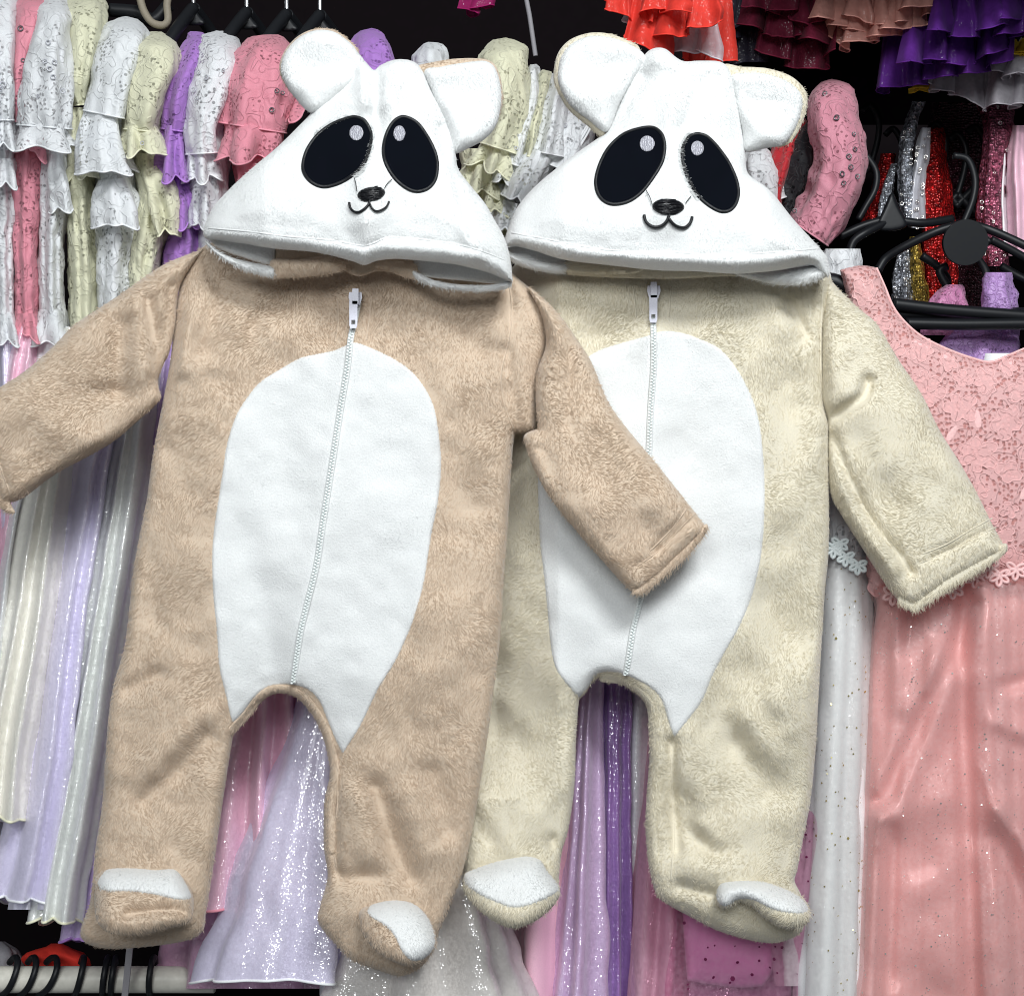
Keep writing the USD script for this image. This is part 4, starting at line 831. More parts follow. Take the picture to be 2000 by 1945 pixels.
dress('white', 'white lace dress at the far left edge, only half in the picture', 1,
      sleeve=[(0, -25, .14, 34, .05), (0, 60, .11, 36, .05), (2, 150, .10, 32, .05), (2, 235, .10, 26, .045)], frill=[[(2, 230, .10, 24, .04), (5, 285, .10, 34, .045)], [(8, 310, .11, 24, .04), (10, 360, .1, 30, .045)], [(10, 610, .12, 22, .04), (14, 668, .112, 32, .045)]],
      bodice=[(8, 280, .12, 26, .04), (8, 450, .12, 24, .04), (10, 640, .12, 22, .04)], rings=[(6, 165), (2, 175)],
      skirt=[(14, 640, .12, 26, .04), (24, 900, .11, 32, .05), (18, 1200, .11, 45, .06), (-20, 1600, .11, 60, .06)], skirt_mat='lavender_organza')
dress('pink', 'narrow rose pink lace dress between two white dresses at the left edge', 2,
      sleeve=[(66, -20, .15, 38, .05), (58, 35, .12, 36, .05), (46, 110, .11, 22, .045), (38, 180, .11, 15, .04), (36, 238, .11, 9, .03)], frill=[[(78, 262, .115, 14, .025), (64, 300, .105, 34, .04)], [(54, 612, .113, 22, .04), (54, 660, .106, 29, .045)]],
      bodice=[(60, 290, .12, 36, .04), (56, 350, .115, 32, .04), (50, 450, .115, 25, .04), (51, 560, .115, 23, .04), (54, 640, .115, 23, .04)], rings=[(45, 118), (40, 56), (44, 368)],
      skirt=[(55, 632, .115, 26, .04), (42, 700, .11, 32, .045), (10, 900, .11, 40, .05), (-25, 1250, .11, 60, .06), (-60, 1600, .11, 70, .06)],
      tie=[[(58, 638), (72, 660), (90, 690)], [(30, 636), (58, 636), (78, 630)]])
dress('white', 'white lace dress with clear ring sequins on its long puff sleeve, second from left', 3,
      sleeve=[(112, -10, .14, 26, .045), (105, 40, .10, 40, .05), (92, 130, .085, 50, .05), (88, 220, .085, 47, .05), (86, 248, .085, 46, .045)], frill=[[(86, 242, .085, 44, .045), (86, 290, .078, 58, .05)], [(112, 300, .09, 16, .03), (112, 360, .085, 22, .03), (118, 410, .085, 24, .03)], [(100, 605, .11, 26, .04), (98, 672, .10, 38, .045)]],
      bodice=[(108, 290, .115, 34, .04), (102, 420, .11, 27, .04), (98, 520, .11, 26, .04), (100, 640, .11, 26, .04)], rings=[(94, 84), (97, 135), (104, 151), (107, 122), (123, 178), (74, 188), (88, 120)],
      skirt=[(104, 640, .11, 28, .04), (80, 850, .105, 32, .05), (28, 1000, .10, 26, .05), (-8, 1265, .10, 40, .06), (-50, 1650, .10, 50, .06)],
      tie=[[(95, 660), (130, 640), (160, 655)], [(85, 672), (115, 660), (150, 648), (165, 640)], [(100, 680), (135, 665), (158, 640)]])
dress('cream', 'pale cream lace dress with short puff sleeve and cream skirt at left', 4,
      sleeve=[(172, -15, .15, 40, .05), (166, 40, .12, 46, .05), (160, 110, .11, 36, .05), (155, 165, .11, 26, .045), (158, 205, .11, 14, .03)], frill=[[(150, 300, .105, 16, .03), (158, 345, .10, 30, .04)]],
      bodice=[(152, 210, .125, 26, .04), (153, 330, .115, 26, .04), (155, 420, .11, 26, .04), (162, 520, .11, 28, .04), (165, 640, .11, 26, .04)],
      skirt=[(150, 640, .105, 35, .045), (125, 800, .095, 45, .05), (94, 980, .085, 50, .055), (50, 1265, .075, 60, .06), (18, 1450, .07, 62, .06), (2, 1601, .065, 64, .06)])
dress('white', 'bright white lace dress with ribbed frilled sleeve over a lavender white satin skirt', 5,
      sleeve=[(258, 35, .14, 26, .045), (250, 65, .11, 46, .05), (226, 140, .09, 50, .05), (208, 225, .085, 40, .045)], frill=[[(206, 215, .085, 36, .04), (200, 275, .08, 44, .045), (202, 335, .075, 54, .05)], [(205, 240, .07, 24, .03), (205, 290, .065, 30, .03)], [(222, 350, .09, 30, .04), (226, 395, .085, 44, .045), (228, 440, .08, 46, .045)]],
      bodice=[(225, 330, .11, 40, .04), (225, 440, .10, 38, .04), (222, 500, .10, 34, .04), (222, 640, .10, 32, .04)],
      skirt=[(205, 640, .10, 35, .045), (192, 850, .09, 40, .05), (176, 930, .085, 42, .05), (120, 1265, .075, 50, .055), (90, 1500, .07, 58, .06), (52, 1700, .07, 60, .06), (38, 1757, .07, 64, .06)],
      under=[(200, 640, .10, 30, .035), (176, 930, .088, 36, .04), (120, 1265, .078, 44, .045), (72, 1690, .075, 44, .045), (58, 1776, .07, 40, .045)], under_mat='lavender_satin', skirt_mat='lavender_organza')
dress('cream', 'pale yellow green lace dress with puff sleeve, hung between bright white and purple', 6,
      sleeve=[(306, 62, .14, 26, .045), (304, 90, .10, 46, .05), (294, 150, .09, 44, .05), (276, 220, .085, 36, .045), (272, 255, .085, 34, .04)], frill=[[(272, 245, .085, 34, .04), (278, 300, .08, 42, .045)], [(290, 330, .10, 22, .03), (318, 400, .09, 36, .035), (322, 455, .088, 26, .03)]],
      bodice=[(290, 300, .12, 34, .04), (296, 400, .11, 38, .04), (284, 480, .105, 36, .04), (272, 560, .105, 28, .04), (268, 640, .105, 26, .04)], rings=[(278, 280)],
      skirt=[(288, 640, .10, 35, .045), (264, 850, .09, 40, .05), (252, 930, .085, 42, .05), (197, 1265, .075, 45, .055), (152, 1550, .07, 48, .055), (120, 1720, .065, 48, .055), (109, 1798, .06, 50, .055)], skirt_mat='mist_organza', pleats=8)
dress('purple', 'purple lace dress with flared cuffs left of the tan hood', 7,
      sleeve=[(402, 68, .15, 20, .04), (378, 105, .12, 28, .045), (350, 180, .10, 27, .045), (338, 255, .10, 26, .04)], frill=[[(338, 245, .10, 24, .035), (338, 290, .095, 26, .035), (338, 348, .09, 32, .04)], [(350, 350, .11, 22, .03), (365, 400, .10, 26, .03), (366, 440, .10, 26, .03)]],
      bodice=[(352, 340, .125, 28, .04), (360, 430, .12, 28, .04), (352, 520, .12, 34, .04), (342, 640, .12, 30, .04)],
      skirt=[(330, 640, .125, 35, .045), (282, 1000, .12, 38, .05), (240, 1265, .115, 38, .05), (208, 1500, .11, 38, .05), (182, 1700, .105, 42, .05), (168, 1835, .10, 46, .05)], skirt_mat='lilac_organza')
dress('white', 'white eyelet lace dress with wide sleeve between purple and rose pink lace', 8,
      sleeve=[(458, 70, .15, 26, .045), (435, 105, .11, 48, .05), (408, 180, .095, 42, .05), (396, 250, .09, 36, .045), (398, 300, .09, 36, .04)], frill=[[(390, 290, .095, 28, .035), (395, 350, .09, 34, .04)], [(398, 345, .10, 26, .03), (400, 395, .095, 32, .035), (402, 440, .09, 34, .035)]],
      bodice=[(408, 300, .12, 36, .04), (412, 400, .12, 34, .04), (420, 640, .12, 34, .04)], rings=[(403, 152), (378, 176), (384, 192), (388, 142), (436, 138)])
dress('pink', 'rose pink lace dress with a wide netted cuff just left of the tan hood', 9,
      sleeve=[(548, 70, .14, 26, .045), (532, 105, .10, 52, .05), (508, 170, .09, 66, .055), (494, 250, .085, 62, .05)], frill=[[(494, 245, .085, 60, .05), (488, 285, .08, 60, .05), (486, 312, .08, 58, .05)], [(500, 310, .10, 44, .04), (495, 350, .10, 30, .035)], [(575, 190, .11, 20, .03), (585, 225, .10, 38, .04)]],
      bodice=[(500, 300, .12, 44, .04), (505, 420, .12, 40, .04), (515, 640, .12, 44, .04)], rings=[(541, 178), (531, 215), (552, 182)],
      skirt=[(520, 800, .11, 55, .05), (516, 1350, .09, 66, .055), (503, 1550, .08, 82, .06), (495, 1775, .07, 112, .065)], under=[(520, 800, .13, 50, .05), (505, 1500, .12, 90, .055), (480, 1750, .11, 128, .06), (470, 1930, .105, 140, .06)], under_mat='mauve_organza', pleats=8)
dress('purple', 'violet lace dress behind the tan hood, its lavender skirt flared between the tan legs', 10,
      sleeve=[(714, 58, .14, 34, .04), (722, 95, .13, 44, .045), (724, 140, .12, 52, .045)],
      skirt=[(650, 1150, .06, 28, .035), (625, 1360, .045, 40, .04), (590, 1550, .03, 68, .05), (560, 1750, .02, 108, .06), (532, 1915, .012, 135, .065)], skirt_mat='lavender_organza', pleats=6, hem='white')
dress('white', 'white lace dress seen as a small tip above the tan hood', 11,
      sleeve=[(832, 84, .14, 12, .03), (838, 102, .13, 28, .04), (842, 150, .12, 38, .045)],
      skirt=[(690, 1500, .06, 40, .04), (682, 1750, .05, 46, .045), (676, 1880, .04, 44, .045), (676, 1990, .04, 46, .045)], under=[(684, 1600, .07, 30, .03), (690, 1960, .06, 40, .035)], under_mat='white_satin')
dress('cream', 'pale cream lace dress with scalloped puff sleeve right of the tan hood', 12,
      sleeve=[(975, 76, .14, 30, .045), (980, 105, .11, 52, .05), (990, 160, .10, 44, .05), (995, 220, .10, 34, .045), (975, 290, .10, 36, .045)], frill=[[(972, 285, .105, 30, .04), (955, 330, .10, 38, .045)], [(935, 320, .11, 22, .03), (925, 370, .10, 38, .04)], [(955, 360, .11, 20, .03), (950, 410, .10, 34, .04)], [(975, 390, .12, 24, .03), (972, 450, .11, 32, .04)]],
      bodice=[(940, 290, .13, 40, .04), (950, 400, .13, 40, .04), (970, 640, .13, 40, .04)],
      skirt=[(800, 1250, .05, 60, .05), (830, 1550, .04, 90, .055), (842, 1750, .025, 125, .06), (838, 1990, .015, 205, .065)], skirt_mat='ivory_organza', pleats=7)
dress('white', 'thin sequinned white lace dress slanting between two cream sleeves', 13,
      sleeve=[(1040, 126, .13, 10, .035), (1042, 180, .12, 15, .04), (1018, 265, .11, 20, .04), (1000, 320, .11, 22, .04)], frill=[[(998, 318, .11, 18, .035), (985, 355, .105, 24, .04)], [(985, 360, .12, 18, .03), (975, 430, .11, 26, .035)]], rings=[(1003, 270), (990, 292), (1008, 290)])
dress('cream', 'thin cream lace dress between two white sleeves, right of the tan hood', 14,
      sleeve=[(1068, 138, .13, 14, .035), (1054, 195, .12, 18, .04), (1038, 260, .11, 18, .04), (1030, 305, .11, 14, .035)], frill=[[(1028, 300, .11, 12, .03), (1012, 365, .105, 20, .035)]])
dress('white', 'white lace dress with knobbly sleeve beside the cream hood', 15,
      sleeve=[(1092, 140, .12, 16, .035), (1082, 215, .11, 26, .04), (1066, 300, .10, 30, .04)], frill=[[(1062, 300, .10, 26, .035), (1030, 350, .095, 36, .04), (1010, 390, .095, 36, .04)], [(1000, 395, .105, 30, .035), (985, 450, .10, 34, .04)]])
dress('white', 'white sequinned lace dress with pink edging under the cream left ear', 16,
      sleeve=[(1130, 190, .13, 26, .035), (1120, 270, .12, 34, .04), (1095, 330, .115, 34, .04)], rings=[(1104, 245), (1095, 268)],
      skirt=[(1160, 1200, .07, 22, .03), (1148, 1450, .055, 28, .035), (1142, 1650, .045, 36, .04), (1135, 1850, .04, 46, .045), (1130, 1990, .035, 54, .05)], skirt_mat='plum_organza', tie=[[(1152, 244), (1130, 280), (1100, 318)], [(1154, 250), (1134, 284), (1104, 322)], [(1149, 242), (1127, 276), (1096, 314)]])
o = dress('pink', 'pink satin dress whose skirt shows right of the cream left foot', 17,
          skirt=[(1085, 1300, .10, 40, .04), (1082, 1650, .09, 60, .05), (1085, 1990, .08, 105, .06)], skirt_mat='pink_satin', hem=False, pleats=6)
o = dress('purple', 'dark violet organza dress visible only between the cream legs', 18, skirt=[(1198, 1250, .10, 42, .04), (1197, 1600, .09, 42, .045), (1192, 1990, .085, 52, .05)], skirt_mat='violet_organza', hem=False, pleats=11)
o = dress('white', 'white skirted dress strip at right inside the gap between the cream legs', 19, skirt=[(1256, 1250, .105, 28, .035), (1248, 1600, .10, 28, .035), (1232, 1990, .10, 24, .035)], skirt_mat='white_organza', hem=False, pleats=5)
o = dress('pink', 'pink organza dress under the cream right foot', 20, skirt=[(1310, 1400, .085, 40, .04), (1292, 1680, .07, 62, .05), (1272, 1990, .06, 66, .055)], skirt_mat='orchid_tulle', under=[(1310, 1400, .095, 34, .03), (1290, 1990, .08, 60, .04)], under_mat='pink_organza', hem=False, pleats=6)
dress('white', 'pale lace dress end between the cream right ear and the red lace', 21, sleeve=[(1478, 285, .13, 26, .035), (1484, 330, .12, 30, .04), (1505, 395, .12, 34, .04)])
dress('red', 'scarlet lace dress behind the right cream ear', 22, sleeve=[(1560, 225, .15, 22, .035), (1540, 290, .14, 28, .04), (1522, 360, .13, 22, .04), (1515, 410, .13, 18, .04)])
dress('black', 'black lace dress between the scarlet and the long rose lace sleeve', 23, sleeve=[(1582, 240, .14, 16, .035), (1566, 310, .13, 32, .04), (1550, 370, .13, 28, .04), (1528, 420, .13, 16, .035)])
dress('rose', 'rose lace dress with a long curved sequinned sleeve right of the cream hood', 24,
      sleeve=[(1612, 158, .11, 26, .04), (1622, 195, .085, 44, .045), (1634, 260, .075, 52, .05), (1638, 330, .07, 53, .05), (1622, 395, .07, 48, .045), (1583, 455, .07, 44, .04)],
      rings=[(1611, 183), (1670, 292), (1658, 306), (1662, 327), (1648, 358), (1552, 412), (1645, 340), (1675, 345), (1634, 230), (1668, 262)])

# ---------------------------------------------------------------- pink lace dress facing out, at right
o = thing('party_dress', 'dusty pink party dress facing out with floral lace bodice and glittered tulle skirt', 'dress', P(1850, 1940, 0.06))
bod_pts = [(1642, 528), (1642, 528), (1680, 520), (1712, 524), (1712, 524), (1728, 560), (1745, 600), (1768, 630), (1800, 657), (1850, 682), (1900, 700), (1935, 707), (1970, 694), (2010, 678), (2080, 660), (2080, 660), (2080, 1130), (2000, 1122), (1920, 1128), (1830, 1140), (1740, 1150), (1700, 1150), (1690, 1000), (1690, 850), (1680, 700), (1665, 620)]
lining = Slab(bod_pts, 0.062, 0.006, 20, 0.014, 200, (), 0.001, 90, 0.1, seed=61)
lp = put(o, 'bodice_lining', lining.mesh(), M['salmon_lining'])
net = Slab(Polygon(spline(bod_pts)).buffer(1.5), lambda q: lining.depth(q) - 0.0016, 0.0006, 8, 0, 1, (), 0, 50, 0, seed=62)
np2 = put(o, 'lace_bodice', net.mesh(), M['net_lace'])


def flower(r, petals, rnd):
    th = np.linspace(0, 2 * np.pi, petals * 10, endpoint=False)
    rr = r * (0.50 + 0.50 * np.abs(np.cos(petals * th / 2 + rnd)) ** 0.5) * (1 + 0.16 * np.sin(th + rnd * 3) + 0.12 * np.sin(2 * th + rnd * 7) + 0.04 * np.sin(11 * th))
    return np.c_[np.cos(th) * rr, np.sin(th) * rr]


r = np.random.default_rng(3)
spots = []
bp = Polygon(spline(bod_pts))
for k in range(4000):
    x, y = r.uniform(1650, 2060), r.uniform(530, 1120)
    rad = r.choice([20, 27, 34, 40], p=[.3, .3, .25, .15])
    if bp.buffer(-rad * 0.75).contains(shapely.Point(x, y)) and all((x - a) ** 2 + (y - b) ** 2 > (0.98 * (rad + c)) ** 2 for a, b, c in spots): spots.append((x, y, rad))
for x, y, rad in spots:
    fl = flower(rad, int(r.choice([5, 5, 6, 4])), r.uniform(0, 6))
    gp = Polygon(fl + [x, y]).buffer(0)
    if gp.geom_type != 'Polygon': continue
    hole = Polygon(flower(rad * 0.24, 5, 1) + [x, y])
    ss = Slab(gp, lambda q: lining.depth(q) - 0.0017, 0.0004, 4, 0, 1, [([(x, y), (x + .1, y)], -0.0012, rad * 0.22)], 0.0002, 9, 0, seed=5, step=6)
    fp = put(o, 'lace_flower', ss.mesh(), M['pink_lace_flower'])
    put(fp, 'flower_cord', cord(list(gp.buffer(-1.5).exterior.coords)[:-1:2], ss, 0.0005, True, 5, lift=0.0002, sides=5), M['pink_lace_cord'])
for k in range(60):                                  # small leaves between the flowers
    x, y, a = r.uniform(1650, 2050), r.uniform(540, 1110), r.uniform(0, 3.14)
    if not bp.buffer(-16).contains(shapely.Point(x, y)) or any((x - c) ** 2 + (y - d) ** 2 < (e + 9) ** 2 for c, d, e in spots): continue
    t = np.linspace(0, 2 * np.pi, 14)[:-1]
    lf = np.c_[20 * np.cos(t), 7.5 * np.sin(t) * (1 + 0.3 * np.cos(t))] @ np.array([[math.cos(a), math.sin(a)], [-math.sin(a), math.cos(a)]]) + [x, y]
    ls = Slab(Polygon(lf), lambda q: lining.depth(q) - 0.0018, 0.0006, 4, 0, 1, (), 0.0001, 9, 0, seed=5, step=6)
    put(o, 'lace_leaf', ls.mesh(), M['pink_lace_flower'])
    spots.append((x, y, 12))
for a, b in (((1700, 900), (1760, 1060)), ((1880, 980), (1850, 1090))):
    c = np.array(a) * .5 + np.array(b) * .5 + [r.uniform(-30, 30), 0]
    put(np2, 'scroll_cord', cord([a, tuple(c), b], net, 0.0010, lift=0.0012, sides=5), M['pink_lace_flower'])
put(o, 'neckline_edge', cord(bod_pts[3:16], net, 0.0012, lift=0.0006), M['pink_lace_cord'])


def daisy(x, y, y3, s, mat_paths, n=5):
    out = []
    for k in range(n):
        a = np.pi / 2 + (k - (n - 1) / 2) * (5.2 / n) + 0.1
        e = [(x + s * (0.55 * np.cos(a) + 0.5 * np.cos(a) * np.cos(t) - 0.24 * np.sin(a) * np.sin(t)), y + s * (0.55 * np.sin(a) + 0.5 * np.sin(a) * np.cos(t) + 0.24 * np.cos(a) * np.sin(t))) for t in np.linspace(0, 6.28, 13)[:-1]]
        out.append(cord(e, y3, 0.0016, True, 4, sides=6))
    return join(out)


for x, y in ((1862, 1148), (1905, 1126), (1930, 1108), (1952, 1124), (1984, 1112), (2020, 1118), (1820, 1150), (1780, 1156), (1745, 1160)):
    put(o, 'daisy_trim', daisy(x, y, 0.036, 20, None), M['pink_lace_flower'])
sk_pts = [(1700, 1130), (1830, 1128), (2080, 1118), (2080, 2000), (1655, 2000), (1668, 1900), (1682, 1660), (1690, 1480), (1702, 1265), (1712, 1180)]
skf = [([(1900, 1180), (1850, 1300), (1790, 1420), (1720, 1560)], -0.010, 16), ([(1830, 1280), (1770, 1430), (1712, 1540)], 0.010, 18), ([(1850, 1330), (1790, 1480), (1740, 1600)], 0.008, 22), ([(1720, 1600), (1712, 1750), (1702, 1980)], 0.012, 20), ([(1740, 1620), (1735, 1800), (1722, 1990)], -0.008, 16),
       ([(1885, 1150), (1885, 1350), (1900, 1600), (1912, 1980)], -0.010, 18), ([(1920, 1150), (1930, 1400), (1945, 1990)], 0.012, 24), ([(1960, 1340), (2000, 1330)], -0.006, 12), ([(1950, 1410), (2000, 1430)], 0.006, 16), ([(1955, 1580), (2000, 1650), (2040, 1720)], 0.012, 20), ([(1950, 1640), (1990, 1740), (2030, 1850)], -0.008, 22),
       ([(1760, 1600), (1850, 1560)], 0.004, 30), ([(1800, 1740), (1880, 1680)], 0.004, 30), ([(1745, 1900), (1850, 1950)], -0.004, 30), ([(1745, 1200), (1760, 1380)], 0.006, 18), ([(1775, 1190), (1770, 1260)], -0.006, 14)]
sat = Slab(sk_pts, 0.078, 0.010, 26, 0.016, 260, skf, 0.0050, 130, 0.1, seed=63, step=8, soft=(1.6, 1.3))
put(o, 'satin_skirt', sat.mesh(), M['salmon_satin'])
tu_pts = [(1695, 1140), (1830, 1132), (2080, 1122), (2080, 2000), (1645, 2000), (1660, 1900), (1675, 1660), (1684, 1480), (1697, 1265), (1708, 1185)]
tuf = [([(1890, 1140), (1900, 1500), (1925, 2000)], 0.012, 14), ([(1940, 1140), (1948, 1500), (1958, 2000)], -0.006, 12), ([(1960, 1140), (1965, 1990)], 0.006, 14), ([(1760, 1180), (1745, 1400), (1715, 1650)], 0.008, 12), ([(1735, 1180), (1720, 1400)], -0.005, 10), ([(1830, 1160), (1845, 1500), (1850, 2000)], 0.006, 30), ([(1870, 1150), (1850, 1250), (1810, 1350)], 0.006, 8), ([(1915, 1500), (1960, 1620)], 0.005, 8)]
tul = Slab(tu_pts, lambda q: sat.depth(q) - 0.008, 0.004, 16, 0.004, 120, tuf + [([(x0, 1150), (x0 + dx, 1500), (x0 + dx * 2.2, 2000)], am, wd) for x0, dx, am, wd in ((1725, -8, .004, 6), (1780, -14, .005, 8), (1805, -6, -.004, 6), (1860, 2, .004, 6), (1905, 6, .004, 5), (1985, 6, .005, 8), (2020, 8, .005, 8))], 0.002, 110, 0.0, seed=64, step=8)
tm_ = tul.mesh()
half = len(tm_[1]) // 2
front = (tm_[0], tm_[1][:half])
tp = put(o, 'tulle_overskirt', clean(*front), M['salmon_tulle'])
put(tp, 'glitter', flakes(front, 2200, 0.00062, 4), M['silver_flake'], kind='stuff')
st = sweep(P(np.array([1618, 1640, 1660]), np.array([553, 555, 563]), 0.05), 0.0045, 8)

# white glitter dress beside it
o = thing('glitter_dress', 'white dress with gold glitter specks on its straight tulle skirt, right of the cream suit', 'dress', P(1640, 1940, 0.09))
m, a, b = drape([(1645, 486, .11, 34, .02), (1648, 540, .11, 34, .02)], seed=70, pleats=4, pa=(.03, .05), wr=.002, ws=90)
put(o, 'shoulder_strap', m, M['white_lace'])
m, a, b = drape([(1640, 560, .12, 40, .03), (1640, 900, .10, 44, .035), (1645, 1105, .085, 46, .04)], seed=71, pleats=4, pa=(.03, .05), wr=.001)
put(o, 'bodice', m, M['white_lace'])
m, a, b = drape([(1648, 1090, .09, 44, .035), (1646, 1265, .085, 48, .04), (1634, 1600, .08, 54, .045), (1622, 1990, .075, 64, .05)], seed=72, pleats=5, pa=(.06, .14), wr=.0012, ws=25)
put(o, 'satin_underskirt', m, M['white_satin'])
m, a, b = drape([(1649, 1086, .085, 48, .042), (1648, 1265, .08, 53, .047), (1636, 1600, .075, 60, .052), (1625, 1990, .07, 70, .058)], seed=73, pleats=6, pa=(.06, .14), wr=.0012, ws=25, sides=90)
s = put(o, 'tulle_skirt', m, M['white_tulle'])
put(s, 'gold_glitter', flakes(m, 420, 0.0009, 9), M['gold_flake'], kind='stuff')
for x, y in ((1628, 1072), (1652, 1088), (1676, 1104), (1640, 1062)):
    put(o, 'daisy_trim', daisy(x, y, 0.035, 17, None), M['white_flower'])

# orchid satin dress under dotted tulle, bottom
o = thing('orchid_dress', 'orchid pink satin dress under dark dotted tulle below the cream right foot', 'dress', P(1425, 1940, 0.1))
bx = Slab([(1330, 1600), (1512, 1600), (1512, 1840), (1508, 1895), (1490, 1925), (1490, 1925), (1440, 1928), (1342, 1915), (1342, 1915), (1334, 1800)], 0.075, 0.006, 16, 0.012, 90, [([(1345, 1905), (1440, 1915), (1490, 1912)], -0.003, 5)], 0.001, 80, 0.2, seed=80)
put(o, 'satin_skirt', bx.mesh(), M['orchid_satin'])
m, a, b = drape([(1420, 1600, .13, 100, .02), (1420, 1990, .125, 120, .02)], seed=81, pleats=6, pa=(.04, .1), wr=.0012)
put(o, 'inner_tulle', m, M['mauve_organza'])
m, a, b = drape([(1545, 1600, .075, 28, .02), (1545, 1850, .07, 34, .025), (1548, 1925, .065, 30, .02)], seed=82, pleats=4, pa=(.05, .1), wr=.0012)
s = put(o, 'side_tulle', m, M['blush_tulle'])
tl = Slab([(1340, 1600), (1600, 1600), (1590, 1990), (1320, 1990), (1318, 1800)], 0.052, 0.003, 12, 0, 1, [([(1515, 1600), (1520, 1990)], 0.006, 14), ([(1365, 1600), (1350, 1990)], 0.004, 10)], 0.0015, 90, 0, seed=83)
tm_ = tl.mesh(); front = (tm_[0], tm_[1][:len(tm_[1]) // 2])
s = put(o, 'dotted_tulle', clean(*front), M['orchid_veil'])
put(s, 'dark_dots', flakes(front, 130, 0.0016, 12), M['magenta_flake'], kind='stuff')

# ---------------------------------------------------------------- deep right: sequinned clothes and black hangers


def strip(name, label, cat, mat, st, seed, pleats=5, wr=0.002, rings=0, group=None):
    o = thing(name, label, cat, P(st[0][0], st[-1][1], st[0][2]), group)
    m, a, b = drape(st, sides=36, seed=seed, pleats=pleats, pa=(.08, .16), wr=wr, ws=80)
    put(o, 'cloth', m, M[mat])
    if rings:
        rr = np.random.default_rng(seed)
        c = spline(st, False, 3)
        k = rr.integers(0, len(c), rings)
        pts = np.c_[c[k, 0] + rr.choice([-0.8, 0.8, 0.1], rings) * c[k, 3], c[k, 1]]
        ys = on_front(m, pts, 0.002)
        put(o, 'ring_sequin', join([ring_sequins([q], y, rr.uniform(3, 5)) for q, y in zip(pts, ys)]), M['silver_flake'], kind='stuff')
    return o


G = 'sequinned clothes deep on the right'
strip('sequin_top', 'silver sequinned strap hanging left of another silver strap', 'top', 'silver_sequin', [(1796, 198, .27, 12, .02), (1778, 250, .26, 12, .02), (1768, 322, .25, 14, .02), (1778, 440, .25, 16, .02)], 1, rings=16, group=G)
strip('sequin_top', 'silver satin strap edged with clear sequins, beside the red satin', 'top', 'silver_satin', [(1808, 250, .26, 10, .02), (1800, 300, .25, 12, .02), (1792, 360, .25, 13, .02), (1790, 445, .25, 15, .02)], 2, rings=22, group=G)
strip('sequin_top', 'bright red satin and sequin strip behind the round size marker', 'top', 'red_sequin', [(1820, 250, .30, 20, .02), (1826, 380, .28, 30, .03), (1834, 480, .28, 32, .03), (1836, 600, .28, 30, .03)], 3, group=G)
strip('sequin_top', 'red sequin sliver left of the silver straps', 'top', 'red_sequin', [(1735, 300, .31, 14, .02), (1720, 380, .30, 22, .02), (1700, 440, .30, 22, .02)], 4, group=G)
strip('sequin_top', 'dark silver mesh sliver among the hanger necks', 'top', 'silver_sequin', [(1748, 320, .285, 8, .02), (1734, 370, .28, 12, .02), (1724, 430, .28, 10, .02)], 5, group=G)
strip('sequin_top', 'dark maroon sequinned piece behind all the straps', 'top', 'dark_sequin', [(1880, 200, .36, 60, .03), (1880, 400, .35, 70, .03), (1880, 620, .35, 70, .03)], 6, group=G)
strip('sequin_top', 'silver sequinned hem below the black hanger arms', 'top', 'silver_sequin', [(1770, 490, .25, 16, .02), (1766, 550, .24, 22, .02), (1770, 605, .24, 24, .02)], 7, rings=20, group=G)
strip('sequin_top', 'gold sequinned strip beside the silver hem', 'top', 'gold_sequin', [(1786, 462, .24, 8, .015), (1792, 530, .235, 14, .02), (1800, 600, .235, 16, .02)], 8, group=G)
strip('sequin_top', 'dull rose sequinned sleeve at the right edge', 'top', 'rose_sequin', [(1945, 205, .28, 34, .03), (1952, 260, .26, 26, .03), (1940, 340, .25, 24, .03), (1938, 440, .25, 26, .03), (1945, 520, .25, 24, .03)], 9, rings=18, group=G)
strip('satin_top', 'pink satin top at the right edge of the picture', 'top', 'pink_satin', [(1992, 245, .25, 14, .02), (1990, 330, .235, 20, .03), (1994, 420, .235, 24, .03), (1994, 500, .235, 22, .03)], 10)
strip('satin_top', 'white satin sliver between rose sequins and pink satin', 'top', 'white_satin', [(1962, 300, .25, 8, .02), (1958, 400, .245, 10, .02), (1962, 490, .245, 12, .02)], 11)
strip('lace_top', 'orchid pink lace shoulder above the black hanger bars', 'top', 'orchid_lace', [(1862, 556, .16, 14, .02), (1850, 585, .15, 36, .02), (1846, 625, .15, 44, .02), (1846, 655, .15, 46, .02)], 12, wr=.003)
strip('lace_top', 'lilac lace shoulder hung over the black hanger bars at right', 'top', 'lilac_lace', [(1950, 532, .13, 24, .02), (1950, 580, .125, 34, .02), (1948, 622, .125, 38, .02)], 13, wr=.003)
strip('lace_top', 'lilac lace bodice below the black hanger bars', 'top', 'lilac_lace', [(1925, 640, .15, 60, .02), (1910, 680, .14, 72, .02), (1910, 760, .14, 76, .02)], 14, wr=.003)
strip('satin_top', 'white satin collar inside the neckline of the pink party dress', 'top', 'white_satin', [(1985, 690, .12, 60, .015), (1985, 760, .12, 70, .015)], 15, pleats=3)


